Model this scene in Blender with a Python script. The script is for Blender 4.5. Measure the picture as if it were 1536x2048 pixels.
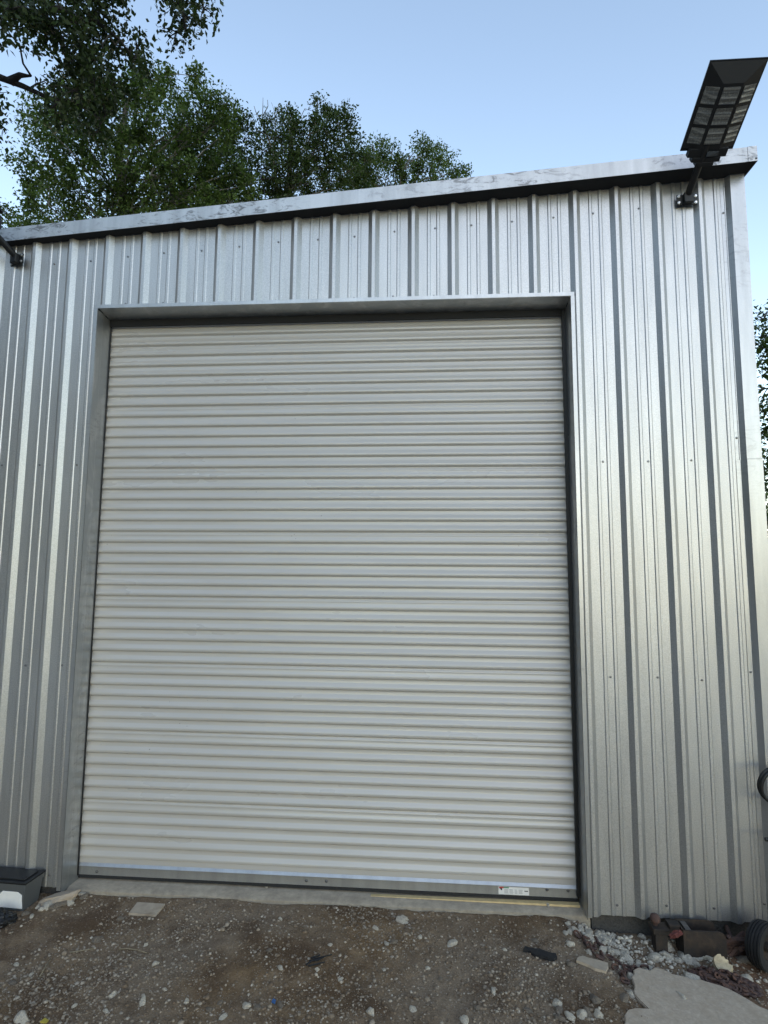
import bpy, bmesh, math, random
import numpy as np
from mathutils import Vector, Matrix, noise

random.seed(7)
rng = np.random.default_rng(7)
for o in list(bpy.data.objects):
    bpy.data.objects.remove(o)
scene = bpy.context.scene
COL = scene.collection
R = math.radians

# ------------------------------------------------------------------ camera
CAM = Vector((2.38506, -3.08309, 1.695))
CR = Vector((0.99740476, 0.07156709, 0.00786753))
CU = Vector((-0.00027817, -0.10544274, 0.99442534))
CF = Vector((-0.0719977, 0.99184675, 0.10514919))
FPX = 1128.07
cam = bpy.data.cameras.new('camera')
cam.sensor_fit = 'VERTICAL'
cam.sensor_height = 24.0
cam.lens = FPX / 2048 * 24.0
cam.clip_start = 0.05
cam.clip_end = 3000
camo = bpy.data.objects.new('camera', cam)
m = Matrix((CR, CU, -CF)).transposed().to_4x4()
m.translation = CAM
camo.matrix_world = m
COL.objects.link(camo)
scene.camera = camo

# ------------------------------------------------------------------ light: clear dusk, glow behind the camera and to the right
SUN_AZ = R(163)      # measured from +Y towards +X
SUN_EL = R(22)
w = bpy.data.worlds.new('World')
scene.world = w
w.use_nodes = True
nt = w.node_tree
bg = nt.nodes['Background']
sky = nt.nodes.new('ShaderNodeTexSky')
sky.sky_type = 'NISHITA'
sky.sun_disc = False
sky.sun_elevation = SUN_EL
sky.sun_rotation = SUN_AZ
sky.altitude = 0
sky.air_density = 1.15
sky.dust_density = 0.0
sky.ozone_density = 0.7
nt.links.new(sky.outputs[0], bg.inputs[0])
bg.inputs[1].default_value = 0.12
sun = bpy.data.lights.new('sun', 'SUN')
sun.energy = 0.11
sun.angle = R(40)
sun.color = (1.0, 0.84, 0.80)
suno = bpy.data.objects.new('sun', sun)
sd = Vector((math.sin(SUN_AZ) * math.cos(SUN_EL), math.cos(SUN_AZ) * math.cos(SUN_EL), math.sin(SUN_EL)))
suno.rotation_euler = sd.to_track_quat('Z', 'Y').to_euler()
COL.objects.link(suno)
scene.view_settings.view_transform = 'Standard'
scene.view_settings.look = 'None'
scene.view_settings.exposure = 1.76
scene.view_settings.gamma = 1.0
scene.view_settings.use_white_balance = True      # the phone balanced for the blue dusk light
scene.view_settings.white_balance_temperature = 7300
scene.view_settings.white_balance_tint = 12
scene.render.engine = 'CYCLES'

# ------------------------------------------------------------------ helpers
def ray(px, py):
    return CF + CR * ((px - 768) / FPX) + CU * ((1024 - py) / FPX)
def at(px, py, dist):
    return CAM + ray(px, py).normalized() * dist
def at_y(px, py, y):
    d = ray(px, py); return CAM + d * ((y - CAM.y) / d.y)
def at_z(px, py, z):
    d = ray(px, py); return CAM + d * ((z - CAM.z) / d.z)

def tag(o, label=None, cat=None, group=None, kind=None):
    if label: o['label'] = label
    if cat: o['category'] = cat
    if group: o['group'] = group
    if kind: o['kind'] = kind
    return o
def empty(name, loc, label=None, cat=None, group=None):
    o = bpy.data.objects.new(name, None)
    o.location = loc
    o.empty_display_size = 0.1
    COL.objects.link(o)
    return tag(o, label, cat, group)
def link(name, me, parent=None, loc=None, rot=None):
    o = bpy.data.objects.new(name, me)
    COL.objects.link(o)
    if loc is not None: o.location = loc
    if rot is not None: o.rotation_euler = rot
    if parent is not None:
        o.parent = parent
        # meshes are given in world coordinates unless loc is set in the parent's frame
        if loc is None:
            pw = Vector((0, 0, 0)); p = parent
            while p is not None:
                pw += p.location; p = p.parent
            o.location = -pw
    return o

class MB:
    """collects shapes into one mesh"""
    def __init__(s): s.v = []; s.f = []; s.mi = []
    def add(s, vs, fs, mi=0):
        n = len(s.v); s.v += [tuple(a) for a in vs]
        s.f += [tuple(i + n for i in f) for f in fs]; s.mi += [mi] * len(fs)
        return s
    def box(s, a, b, mi=0):
        x0, y0, z0 = a; x1, y1, z1 = b
        return s.add([(x0,y0,z0),(x1,y0,z0),(x1,y1,z0),(x0,y1,z0),(x0,y0,z1),(x1,y0,z1),(x1,y1,z1),(x0,y1,z1)],
                     [(0,3,2,1),(4,5,6,7),(0,1,5,4),(1,2,6,5),(2,3,7,6),(3,0,4,7)], mi)
    def hexa(s, p, mi=0):
        """8 corners: 4 bottom then 4 top, both counter-clockwise"""
        return s.add(p, [(0,3,2,1),(4,5,6,7),(0,1,5,4),(1,2,6,5),(2,3,7,6),(3,0,4,7)], mi)
    def prism(s, pts, d, mi=0):
        """closed outline pts (3D) extruded by vector d"""
        n = len(pts); d = Vector(d)
        vs = [Vector(p) for p in pts] + [Vector(p) + d for p in pts]
        fs = [tuple(range(n))[::-1], tuple(range(n, 2*n))] + [(i, (i+1) % n, n + (i+1) % n, n + i) for i in range(n)]
        return s.add(vs, fs, mi)
    def tube(s, pts, rad, n=8, mi=0, cap=True, closed=False):
        pts = [Vector(p) for p in pts]
        rad = rad if hasattr(rad, '__len__') else [rad] * len(pts)
        vs = []; fs = []; k = len(pts); up = Vector((0.13, 0.21, 0.97))
        for i, p in enumerate(pts):
            if closed: t = pts[(i+1) % k] - pts[i-1]
            else: t = pts[min(i+1, k-1)] - pts[max(i-1, 0)]
            t.normalize()
            a = t.cross(up)
            if a.length < 1e-3: a = t.cross(Vector((1, 0, 0)))
            a.normalize(); b = t.cross(a)
            up = a.cross(t)
            for j in range(n):
                q = 2 * math.pi * j / n
                vs.append(p + (a * math.cos(q) + b * math.sin(q)) * rad[i])
        for i in range(k if closed else k - 1):
            i2 = (i + 1) % k
            for j in range(n):
                j2 = (j + 1) % n
                fs.append((i*n + j, i*n + j2, i2*n + j2, i2*n + j))
        if cap and not closed:
            fs.append(tuple(range(n))[::-1]); fs.append(tuple(range((k-1)*n, k*n)))
        return s.add(vs, fs, mi)
    def lathe(s, c, axis, prof, n=24, mi=0, cap=True):
        """prof: (radius, height along axis)"""
        c = Vector(c); ax = Vector(axis).normalized()
        a = ax.cross(Vector((0.1, 0.3, 0.95))).normalized(); b = ax.cross(a)
        vs = []; fs = []
        for r_, h in prof:
            for j in range(n):
                q = 2 * math.pi * j / n
                vs.append(c + ax * h + (a * math.cos(q) + b * math.sin(q)) * r_)
        for i in range(len(prof) - 1):
            for j in range(n):
                j2 = (j + 1) % n
                fs.append((i*n + j, i*n + j2, (i+1)*n + j2, (i+1)*n + j))
        if cap:
            fs.append(tuple(range(n))[::-1]); fs.append(tuple(range((len(prof)-1)*n, len(prof)*n)))
        return s.add(vs, fs, mi)
    def mesh(s, name, mats, smooth=False, bevel=0):
        me = bpy.data.meshes.new(name)
        me.from_pydata(s.v, [], s.f)
        mats = mats if isinstance(mats, (list, tuple)) else [mats]
        for m_ in mats: me.materials.append(m_)
        if len(mats) > 1: me.polygons.foreach_set('material_index', s.mi)
        if bevel or True:
            bm = bmesh.new(); bm.from_mesh(me)
            bmesh.ops.recalc_face_normals(bm, faces=bm.faces)
            if bevel:
                es = [e for e in bm.edges if len(e.link_faces) == 2 and e.calc_face_angle(0) > 0.6]
                bmesh.ops.bevel(bm, geom=es, offset=bevel, segments=2, profile=0.6, affect='EDGES', clamp_overlap=True)
            bm.to_mesh(me); bm.free()
        if smooth:
            me.polygons.foreach_set('use_smooth', [True] * len(me.polygons))
            if smooth != 'all':
                me.set_sharp_from_angle(angle=R(40))
        return me
    def build(s, name, mats, parent=None, smooth=False, bevel=0):
        return link(name, s.mesh(name, mats, smooth, bevel), parent)

# ------------------------------------------------------------------ materials
def newmat(name):
    m_ = bpy.data.materials.new(name); m_.use_nodes = True
    return m_, m_.node_tree, m_.node_tree.nodes['Principled BSDF']
def ramp(nt, fac, stops):
    r_ = nt.nodes.new('ShaderNodeValToRGB')
    while len(r_.color_ramp.elements) < len(stops): r_.color_ramp.elements.new(0.5)
    for e, (p, c) in zip(r_.color_ramp.elements, stops):
        e.position = p; e.color = (c if len(c) == 4 else (*c, 1)) if hasattr(c, '__len__') else (c, c, c, 1)
    nt.links.new(fac, r_.inputs[0]); return r_.outputs[0]
def tex(nt, scale, detail=4, rough=0.55, stretch=(1, 1, 1), kind='noise', coord='Object', dist=0.0, loc=(0, 0, 0)):
    tc = nt.nodes.new('ShaderNodeTexCoord'); mp = nt.nodes.new('ShaderNodeMapping')
    mp.inputs['Scale'].default_value = stretch; mp.inputs['Location'].default_value = loc
    if coord == 'World':
        gp_ = nt.nodes.new('ShaderNodeNewGeometry'); nt.links.new(gp_.outputs['Position'], mp.inputs[0])
    else: nt.links.new(tc.outputs[coord], mp.inputs[0])
    if kind == 'noise':
        n = nt.nodes.new('ShaderNodeTexNoise'); n.inputs['Detail'].default_value = detail
        n.inputs['Roughness'].default_value = rough; n.inputs['Distortion'].default_value = dist
    else:
        n = nt.nodes.new('ShaderNodeTexVoronoi'); n.feature = 'F1'
    n.inputs['Scale'].default_value = scale
    nt.links.new(mp.outputs[0], n.inputs['Vector'])
    return n
def mixc(nt, fac, a, b, mode='MIX'):
    x = nt.nodes.new('ShaderNodeMix'); x.data_type = 'RGBA'; x.blend_type = mode
    for sock, val in ((x.inputs[0], fac), (x.inputs[6], a), (x.inputs[7], b)):
        if hasattr(val, 'is_linked'): nt.links.new(val, sock)
        elif hasattr(val, '__len__'): sock.default_value = val if len(val) == 4 else (*val, 1)
        else: sock.default_value = val
    return x.outputs[2]
def bump(nt, h, strength, dist, b):
    n = nt.nodes.new('ShaderNodeBump'); n.inputs['Strength'].default_value = strength
    n.inputs['Distance'].default_value = dist
    nt.links.new(h, n.inputs['Height']); nt.links.new(n.outputs[0], b.inputs['Normal']); return n

def metal(name, base, rough, stain=0.12, scuff=0.0, spangle=0.10, blotch=None):
    m_, nt, b = newmat(name)
    b.inputs['Metallic'].default_value = 0.82
    b.inputs['Specular IOR Level'].default_value = 0.5
    fine = tex(nt, 190, 3, 0.8)                                   # crystalline grain of the zinc coat
    strk = tex(nt, 5, 5, 0.6, (3.0, 3.0, 0.35))                   # run-down streaks
    g = ramp(nt, fine.outputs[0], [(0.3, 1 - spangle), (0.7, 1 + spangle * 0.5)])
    s_ = ramp(nt, strk.outputs[0], [(0.3, 1 - stain), (0.65, 1.0)])
    c = mixc(nt, 1.0, g, s_, 'MULTIPLY')
    c = mixc(nt, 1.0, c, base, 'MULTIPLY')
    if scuff:
        a_ = tex(nt, 9, 8, 0.75, (1, 1, 2.5), dist=1.5)
        b_ = tex(nt, 1.6, 3, 0.5, loc=(3, 1, 2))
        f = ramp(nt, mixc(nt, 1.0, ramp(nt, a_.outputs[0], [(0.52, 0.0), (0.60, 1.0)]), ramp(nt, b_.outputs[0], [(0.42, 0.0), (0.6, 1.0)]), 'MULTIPLY'), [(0.0, 0.0), (1.0, scuff)])
        c = mixc(nt, f, c, (0.12, 0.115, 0.11))
    if blotch:
        v = tex(nt, 7, 6, 0.6, (1, 1, 0.6), dist=0.8, loc=(5, 2, 7))
        c = mixc(nt, ramp(nt, v.outputs[0], [(0.42, 0.0), (0.56, 1.0)]), c, blotch)
    nt.links.new(c, b.inputs['Base Color'])
    rg = ramp(nt, fine.outputs[0], [(0.3, rough - 0.05), (0.7, rough + 0.07)])
    nt.links.new(rg, b.inputs['Roughness'])
    wv = tex(nt, 2.2, 2, 0.5, (1.0, 1.0, 0.5), loc=(1, 4, 3))    # oil canning of thin sheet
    n1 = bump(nt, wv.outputs[0], 0.35, 0.010, b)
    n2 = nt.nodes.new('ShaderNodeBump'); n2.inputs['Strength'].default_value = 0.25; n2.inputs['Distance'].default_value = 0.0006
    nt.links.new(fine.outputs[0], n2.inputs['Height']); nt.links.new(n1.outputs[0], n2.inputs['Normal'])
    nt.links.new(n2.outputs[0], b.inputs['Normal'])
    return m_
def plain(name, base, rough=0.6, metallic=0.0, var=0.25, scale=20, bmp=0.2, bd=0.002, second=None, thr=(0.4, 0.65), island=0.0):
    m_, nt, b = newmat(name)
    n = tex(nt, scale, 6, 0.65)
    dark = tuple(c * (1 - var) for c in base)
    c = ramp(nt, n.outputs[0], [(0.3, dark), (0.7, base)])
    if second:
        n2 = tex(nt, scale * 0.35, 6, 0.7, loc=(2, 5, 1))
        c = mixc(nt, ramp(nt, n2.outputs[0], [(thr[0], 0.0), (thr[1], 1.0)]), c, second)
    if island:
        gi = nt.nodes.new('ShaderNodeNewGeometry')
        c = mixc(nt, 1.0, c, ramp(nt, gi.outputs['Random Per Island'], [(0.0, 1 - island), (1.0, 1 + island * 0.4)]), 'MULTIPLY')
    nt.links.new(c, b.inputs['Base Color'])
    b.inputs['Roughness'].default_value = rough
    b.inputs['Metallic'].default_value = metallic
    if bmp: bump(nt, n.outputs[0], bmp, bd, b)
    return m_
def leafmat(name, a, bcol, trans=0.35):
    m_, nt, b = newmat(name)
    gi = nt.nodes.new('ShaderNodeNewGeometry')
    c = ramp(nt, gi.outputs['Random Per Island'], [(0.0, a), (0.6, bcol), (1.0, tuple(x * 1.35 for x in bcol))])
    nt.links.new(c, b.inputs['Base Color'])
    b.inputs['Roughness'].default_value = 0.5
    b.inputs['Specular IOR Level'].default_value = 0.25
    tr = nt.nodes.new('ShaderNodeBsdfTranslucent')
    nt.links.new(mixc(nt, 1.0, c, (1.0, 1.15, 0.55), 'MULTIPLY'), tr.inputs[0])
    mx = nt.nodes.new('ShaderNodeMixShader'); mx.inputs[0].default_value = trans
    nt.links.new(b.outputs[0], mx.inputs[1]); nt.links.new(tr.outputs[0], mx.inputs[2])
    nt.links.new(mx.outputs[0], nt.nodes['Material Output'].inputs[0])
    return m_

M = {}
M['galv'] = metal('galvalume_sheet', (0.490, 0.484, 0.472), 0.40, stain=0.14, spangle=0.30)
M['galv_trim'] = metal('galvalume_trim', (0.45, 0.45, 0.445), 0.36, stain=0.2, scuff=0.25)
M['fascia'] = metal('weathered_rake_trim', (0.47, 0.465, 0.455), 0.40, stain=0.25, scuff=0.85)
M['jamb'] = metal('dirty_jamb_metal', (0.52, 0.52, 0.51), 0.38, stain=0.3, scuff=0.5, blotch=(0.36, 0.37, 0.37))
M['bar'] = metal('bottom_bar_steel', (0.42, 0.42, 0.415), 0.42, stain=0.2)
M['screw'] = plain('screw_zinc', (0.22, 0.22, 0.22), 0.35, 1.0, 0.2, 300, 0)
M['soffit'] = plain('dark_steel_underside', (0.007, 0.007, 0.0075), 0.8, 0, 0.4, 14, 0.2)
M['black'] = plain('black_powder_coat', (0.004, 0.004, 0.0045), 0.55, 0, 0.3, 60, 0.1, 0.0005)
M['rubber'] = plain('black_rubber', (0.010, 0.010, 0.011), 0.75, 0, 0.4, 90, 0.4, 0.001, second=(0.035, 0.031, 0.026), thr=(0.55, 0.85))
M['steelgrey'] = plain('dirty_grey_steel', (0.13, 0.115, 0.10), 0.7, 0.3, 0.4, 50, 0.4)
M['concrete'] = plain('concrete', (0.35, 0.295, 0.225), 0.9, 0, 0.35, 30, 0.5, 0.004, second=(0.19, 0.155, 0.12), thr=(0.45, 0.75))
M['slabpiece'] = plain('pale_broken_concrete', (0.47, 0.375, 0.28), 0.92, 0, 0.32, 60, 0.7, 0.005, second=(0.33, 0.25, 0.175), thr=(0.42, 0.75))
M['found'] = plain('dark_foundation', (0.075, 0.068, 0.06), 0.95, 0, 0.6, 120, 0.8, 0.006)
M['stone'] = plain('pale_stone', (0.58, 0.505, 0.40), 0.9, 0, 0.32, 3.5, 0.6, 0.06, second=(0.40, 0.33, 0.26), thr=(0.5, 0.8))
M['stone_warm'] = plain('tan_stone', (0.24, 0.19, 0.14), 0.9, 0, 0.45, 3.5, 0.6, 0.06, second=(0.15, 0.115, 0.085), thr=(0.4, 0.7))
M['rust'] = plain('rust', (0.13, 0.062, 0.042), 0.85, 0.1, 0.55, 80, 0.6, 0.003, second=(0.055, 0.034, 0.03), thr=(0.4, 0.62))
M['rust_dark'] = plain('dark_rusty_steel', (0.060, 0.038, 0.025), 0.8, 0.2, 0.6, 40, 0.6, 0.003, second=(0.022, 0.017, 0.014), thr=(0.4, 0.6))
M['wood'] = plain('yellow_wood', (0.55, 0.40, 0.20), 0.7, 0, 0.25, 30, 0.2)
M['card'] = plain('grey_cardboard', (0.42, 0.335, 0.245), 0.9, 0, 0.25, 25, 0.2, second=(0.26, 0.19, 0.125), thr=(0.5, 0.7))
M['red'] = plain('red_plastic', (0.42, 0.022, 0.022), 0.45, 0, 0.3, 50, 0.1)
M['redrag'] = plain('faded_red_rag', (0.13, 0.032, 0.026), 0.9, 0, 0.5, 40, 0.4)
M['blue'] = plain('blue_plastic', (0.03, 0.12, 0.30), 0.5, 0, 0.3, 50, 0.1)
M['paper'] = plain('white_paper', (0.72, 0.70, 0.66), 0.85, 0, 0.08, 25, 0.15)
M['twig'] = plain('dry_twig', (0.25, 0.20, 0.13), 0.9, 0, 0.4, 60, 0.3)
M['bark'] = plain('grey_bark', (0.16, 0.145, 0.125), 0.95, 0, 0.5, 12, 0.8, 0.02, second=(0.30, 0.285, 0.26), thr=(0.5, 0.7))
M['bark_dark'] = plain('dark_bark', (0.030, 0.026, 0.022), 0.95, 0, 0.5, 14, 0.8, 0.02)
M['cream'] = plain('cream_wood_slice', (0.55, 0.43, 0.27), 0.8, 0, 0.5, 45, 0.5, 0.002)
M['yleaf'] = plain('yellow_leaf', (0.5, 0.38, 0.05), 0.7, 0, 0.3, 60, 0.1)
M['leaf_light'] = leafmat('leaf_mid_green', (0.028, 0.048, 0.012), (0.072, 0.112, 0.030), 0.45)
M['leaf_dark'] = leafmat('leaf_dark_green', (0.015, 0.028, 0.008), (0.040, 0.066, 0.018), 0.38)
M['leaf_oak'] = leafmat('leaf_oak_green', (0.012, 0.021, 0.007), (0.027, 0.044, 0.013), 0.3)

def door_paint():
    m_, nt, b = newmat('door_enamel')
    n = tex(nt, 3.5, 5, 0.6, (0.4, 1, 3), coord='World')
    c = ramp(nt, n.outputs[0], [(0.3, (0.372, 0.345, 0.310)), (0.7, (0.408, 0.382, 0.347))])
    dts = tex(nt, 55, 3, 0.5, loc=(0.4, 0, 0.8), coord='World')
    msk = tex(nt, 1.1, 2, 0.5, loc=(7, 0, 3), coord='World')
    f = mixc(nt, 1.0, ramp(nt, dts.outputs[0], [(0.735, 0.0), (0.75, 0.8)]), ramp(nt, msk.outputs[0], [(0.5, 0.0), (0.62, 1.0)]), 'MULTIPLY')
    c = mixc(nt, f, c, (0.08, 0.075, 0.07))
    nt.links.new(c, b.inputs['Base Color'])
    r_ = tex(nt, 2.0, 4, 0.6, (0.5, 1, 2), loc=(3, 3, 3), coord='World')
    nt.links.new(ramp(nt, r_.outputs[0], [(0.3, 0.26), (0.7, 0.32)]), b.inputs['Roughness'])
    b.inputs['Specular IOR Level'].default_value = 0.8
    wv = tex(nt, 1.6, 2, 0.5, (0.5, 1, 1.2), loc=(4, 1, 2), coord='World')
    bump(nt, wv.outputs[0], 0.3, 0.010, b)
    return m_
M['door'] = door_paint()

def clear_plastic():
    m_, nt, b = newmat('cloudy_clear_plastic')
    b.inputs['Base Color'].default_value = (0.30, 0.31, 0.31, 1)
    b.inputs['Roughness'].default_value = 0.3
    b.inputs['Transmission Weight'].default_value = 0.75
    b.inputs['IOR'].default_value = 1.3
    return m_
M['clear'] = clear_plastic()

def lens_mat():
    m_, nt, b = newmat('led_lens')
    tc = nt.nodes.new('ShaderNodeTexCoord')
    wv = nt.nodes.new('ShaderNodeTexWave'); wv.bands_direction = 'Y'
    wv.inputs['Scale'].default_value = 9.5
    nt.links.new(tc.outputs['Object'], wv.inputs[0])
    v = tex(nt, 120, kind='vor')
    c = mixc(nt, ramp(nt, v.outputs[0], [(0.25, 0.0), (0.5, 1.0)]), (0.17, 0.17, 0.16), (0.10, 0.10, 0.095))
    c = mixc(nt, ramp(nt, wv.outputs[0], [(0.80, 0.0), (0.95, 0.55)]), c, (0.24, 0.235, 0.22))
    nt.links.new(c, b.inputs['Base Color'])
    b.inputs['Roughness'].default_value = 0.3
    bump(nt, wv.outputs[0], 0.5, 0.004, b)
    return m_
M['lens'] = lens_mat()

def dirt():
    m_, nt, b = newmat('dirt')
    big = tex(nt, 1.1, 6, 0.6)
    mid = tex(nt, 9, 8, 0.7, loc=(3, 1, 0))
    fine = tex(nt, 110, 5, 0.75)
    c = ramp(nt, mid.outputs[0], [(0.28, (0.105, 0.060, 0.029)), (0.5, (0.190, 0.116, 0.060)), (0.72, (0.275, 0.183, 0.106))])
    c = mixc(nt, ramp(nt, big.outputs[0], [(0.40, 0.0), (0.62, 0.7)]), c, (0.225, 0.170, 0.121))
    pat = tex(nt, 2.6, 7, 0.62, loc=(6, 2, 0), dist=0.6)
    c = mixc(nt, ramp(nt, pat.outputs[0], [(0.50, 0.0), (0.62, 0.75)]), c, (0.085, 0.048, 0.026))       # damp red-brown patches
    c = mixc(nt, 1.0, c, ramp(nt, fine.outputs[0], [(0.25, 0.50), (0.75, 1.40)]), 'MULTIPLY')
    v = tex(nt, 150, kind='vor')
    wn = tex(nt, 60, 3, 0.6, loc=(8, 8, 0))
    sp = mixc(nt, 1.0, ramp(nt, v.outputs[0], [(0.16, 1.0), (0.26, 0.0)]), ramp(nt, wn.outputs[0], [(0.50, 0.0), (0.58, 1.0)]), 'MULTIPLY')
    c = mixc(nt, sp, c, (0.33, 0.30, 0.26))
    # the unseen yard further out is grey gravel, paled to add bounce light, red clay shows by the right corner
    tc = nt.nodes.new('ShaderNodeTexCoord'); sx = nt.nodes.new('ShaderNodeSeparateXYZ'); nt.links.new(tc.outputs['Object'], sx.inputs[0])
    mr = nt.nodes.new('ShaderNodeMapRange'); mr.inputs[1].default_value = -1.2; mr.inputs[2].default_value = -2.6; nt.links.new(sx.outputs['Y'], mr.inputs[0])
    c = mixc(nt, mr.outputs[0], c, mixc(nt, 1.0, (0.36, 0.355, 0.345), ramp(nt, mid.outputs[0], [(0.3, 0.7), (0.7, 1.1)]), 'MULTIPLY'))
    m2 = nt.nodes.new('ShaderNodeMapRange'); m2.inputs[1].default_value = 3.62; m2.inputs[2].default_value = 3.85; m2.inputs[4].default_value = 0.8; nt.links.new(sx.outputs['X'], m2.inputs[0])
    m3 = nt.nodes.new('ShaderNodeMapRange'); m3.inputs[1].default_value = -1.0; m3.inputs[2].default_value = -0.6; nt.links.new(sx.outputs['Y'], m3.inputs[0])
    c = mixc(nt, mixc(nt, 1.0, m2.outputs[0], m3.outputs[0], 'MULTIPLY'), c, mixc(nt, 1.0, (0.17, 0.085, 0.048), ramp(nt, fine.outputs[0], [(0.25, 0.55), (0.75, 1.3)]), 'MULTIPLY'))
    nt.links.new(c, b.inputs['Base Color'])
    b.inputs['Roughness'].default_value = 0.95
    b.inputs['Specular IOR Level'].default_value = 0.2
    mx = mixc(nt, 0.5, mid.outputs[0], fine.outputs[0])
    bump(nt, mx, 0.8, 0.012, b)
    return m_
M['dirt'] = dirt()
def gravelmat():
    m_, nt, b = newmat('gravel')
    gi = nt.nodes.new('ShaderNodeNewGeometry')
    c = ramp(nt, gi.outputs['Random Per Island'], [(0.0, (0.125, 0.080, 0.047)), (0.4, (0.195, 0.138, 0.090)), (0.72, (0.265, 0.203, 0.142)), (0.93, (0.34, 0.275, 0.205)), (1.0, (0.45, 0.38, 0.295))])
    n = tex(nt, 90, 5, 0.7)
    c = mixc(nt, 1.0, c, ramp(nt, n.outputs[0], [(0.25, 0.6), (0.7, 1.1)]), 'MULTIPLY')
    nt.links.new(c, b.inputs['Base Color']); b.inputs['Roughness'].default_value = 0.9
    return m_
M['gravel'] = gravelmat()

# ------------------------------------------------------------------ ground
def sst(a, b, x):
    t = min(1, max(0, (x - a) / (b - a))); return t * t * (3 - 2 * t)
def ground_base(x, y):
    z = -0.040
    k = sst(3.02, 3.30, x - 0.30 * min(0.0, max(y, -1.2)) * -1.0)
    z -= 0.060 * k * (1 - sst(0.9, 2.5, -y))
    z -= 0.015 * sst(0.5, 0.2, x) * (1 if y > -1 else 0)
    if y > 0.03: z -= 0.10 * sst(0.03, 0.10, y)
    z -= 0.02 * sst(1.5, 6, -y)
    return z
def gz(x, y):
    z = ground_base(x, y)
    n = noise.noise(Vector((x * 1.7, y * 1.7, 0.3))) * 0.012 + noise.noise(Vector((x * 6, y * 6, 1.3))) * 0.006
    if -1.6 < y < 0.1 and -0.6 < x < 5:
        n += noise.noise(Vector((x * 19, y * 19, 2.3))) * 0.0045 + noise.noise(Vector((x * 47, y * 47, 4.3))) * 0.0028
    return z + n
def axis(lo, hi, step, far_lo, far_hi):
    a = list(np.arange(lo, hi, step)); s = step; v = hi
    while v < far_hi: a.append(v); s *= 1.45; v += s
    a.append(far_hi); s = step; v = lo - step; pre = []
    while v > far_lo: pre.append(v); s *= 1.45; v -= s
    pre.append(far_lo)
    return pre[::-1] + a
gx = axis(-0.3, 4.6, 0.012, -900, 900); gy = axis(-1.25, 0.10, 0.012, -900, 900)
gv = [(x, y, gz(x, y)) for y in gy for x in gx]
nx = len(gx)
gf = [(j*nx + i, j*nx + i + 1, (j+1)*nx + i + 1, (j+1)*nx + i) for j in range(len(gy) - 1) for i in range(nx - 1)]
me = bpy.data.meshes.new('ground'); me.from_pydata(gv, [], gf); me.materials.append(M['dirt'])
me.polygons.foreach_set('use_smooth', [True] * len(me.polygons))
tag(link('ground', me), kind='structure', label='brown dirt and gravel ground in front of the metal building')

# ------------------------------------------------------------------ building
S = 0.2286                       # rib spacing of the wall sheets
XR = 4.157                       # right corner
XL = -0.9144 * 3                 # left end, out of frame
DEPTH = 4.6
def ztop(x): return 3.914 + 0.0615 * (x - 4.17)
def yfas(x): return -0.122 + 0.0145 * (4.17 - x)      # the eave is not quite parallel to the wall
OX0, OX1, OZ = 0.4455, 3.2035, 3.238   # door opening in the sheeting
bld = empty('metal_building', (2.0, 0, 0), 'silver corrugated metal building with sloping roof edge and a tall roll-up door', 'building')

def profile(x0, x1):
    """one ag-panel outline, (x, out) from x0 to x1: major rib every S starting at index multiples, two minor ribs between"""
    pts = []
    k0 = int(round(x0 / S)); k1 = int(round(x1 / S))
    for k in range(k0, k1 + 1):
        b = k * S
        pts += [(b, 0.0), (b + 0.0235, 0.0215), (b + 0.0415, 0.0215), (b + 0.065, 0.0)]
        if k < k1:
            for c in (0.122, 0.176):
                pts += [(b + c - 0.011, 0.0), (b + c - 0.006, 0.0035), (b + c + 0.006, 0.0035), (b + c + 0.011, 0.0)]
    return pts
def make_sheet(x0, x1, zb=0.0, lift=0.0):
    pr = [p for p in profile(x0, x1)]
    xs = sorted(set([round(p[0], 5) for p in pr] + [c for c in (OX0, OX1) if x0 < c < x1 + 0.07]))
    def out(x):
        for a, b in zip(pr, pr[1:]):
            if a[0] <= x <= b[0]:
                t = (x - a[0]) / (b[0] - a[0] + 1e-9); return a[1] + (b[1] - a[1]) * t
        return 0
    mb = MB()
    for a, b in zip(xs, xs[1:]):
        if b > XR - 0.02: continue
        mid = (a + b) / 2
        lo = OZ if OX0 < mid < OX1 else zb
        za, zc = ztop(a) + 0.03, ztop(b) + 0.03
        nseg = 1
        ya, yb = -out(a) - lift, -out(b) - lift
        mb.add([(a, ya, lo), (b, yb, lo), (b, yb, zc), (a, ya, za)], [(0, 1, 2, 3)])
    me = bpy.data.meshes.new('wall_panel'); me.from_pydata(mb.v, [], mb.f)
    bm = bmesh.new(); bm.from_mesh(me); bmesh.ops.remove_doubles(bm, verts=bm.verts, dist=1e-5)
    bmesh.ops.recalc_face_normals(bm, faces=bm.faces)
    f0 = bm.faces[:][0]; f0.normal_update()
    if sum(f.normal.y for f in bm.faces) > 0: bmesh.ops.reverse_faces(bm, faces=bm.faces)
    bm.to_mesh(me); bm.free()
    me.materials.append(M['galv'])
    return me

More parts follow.
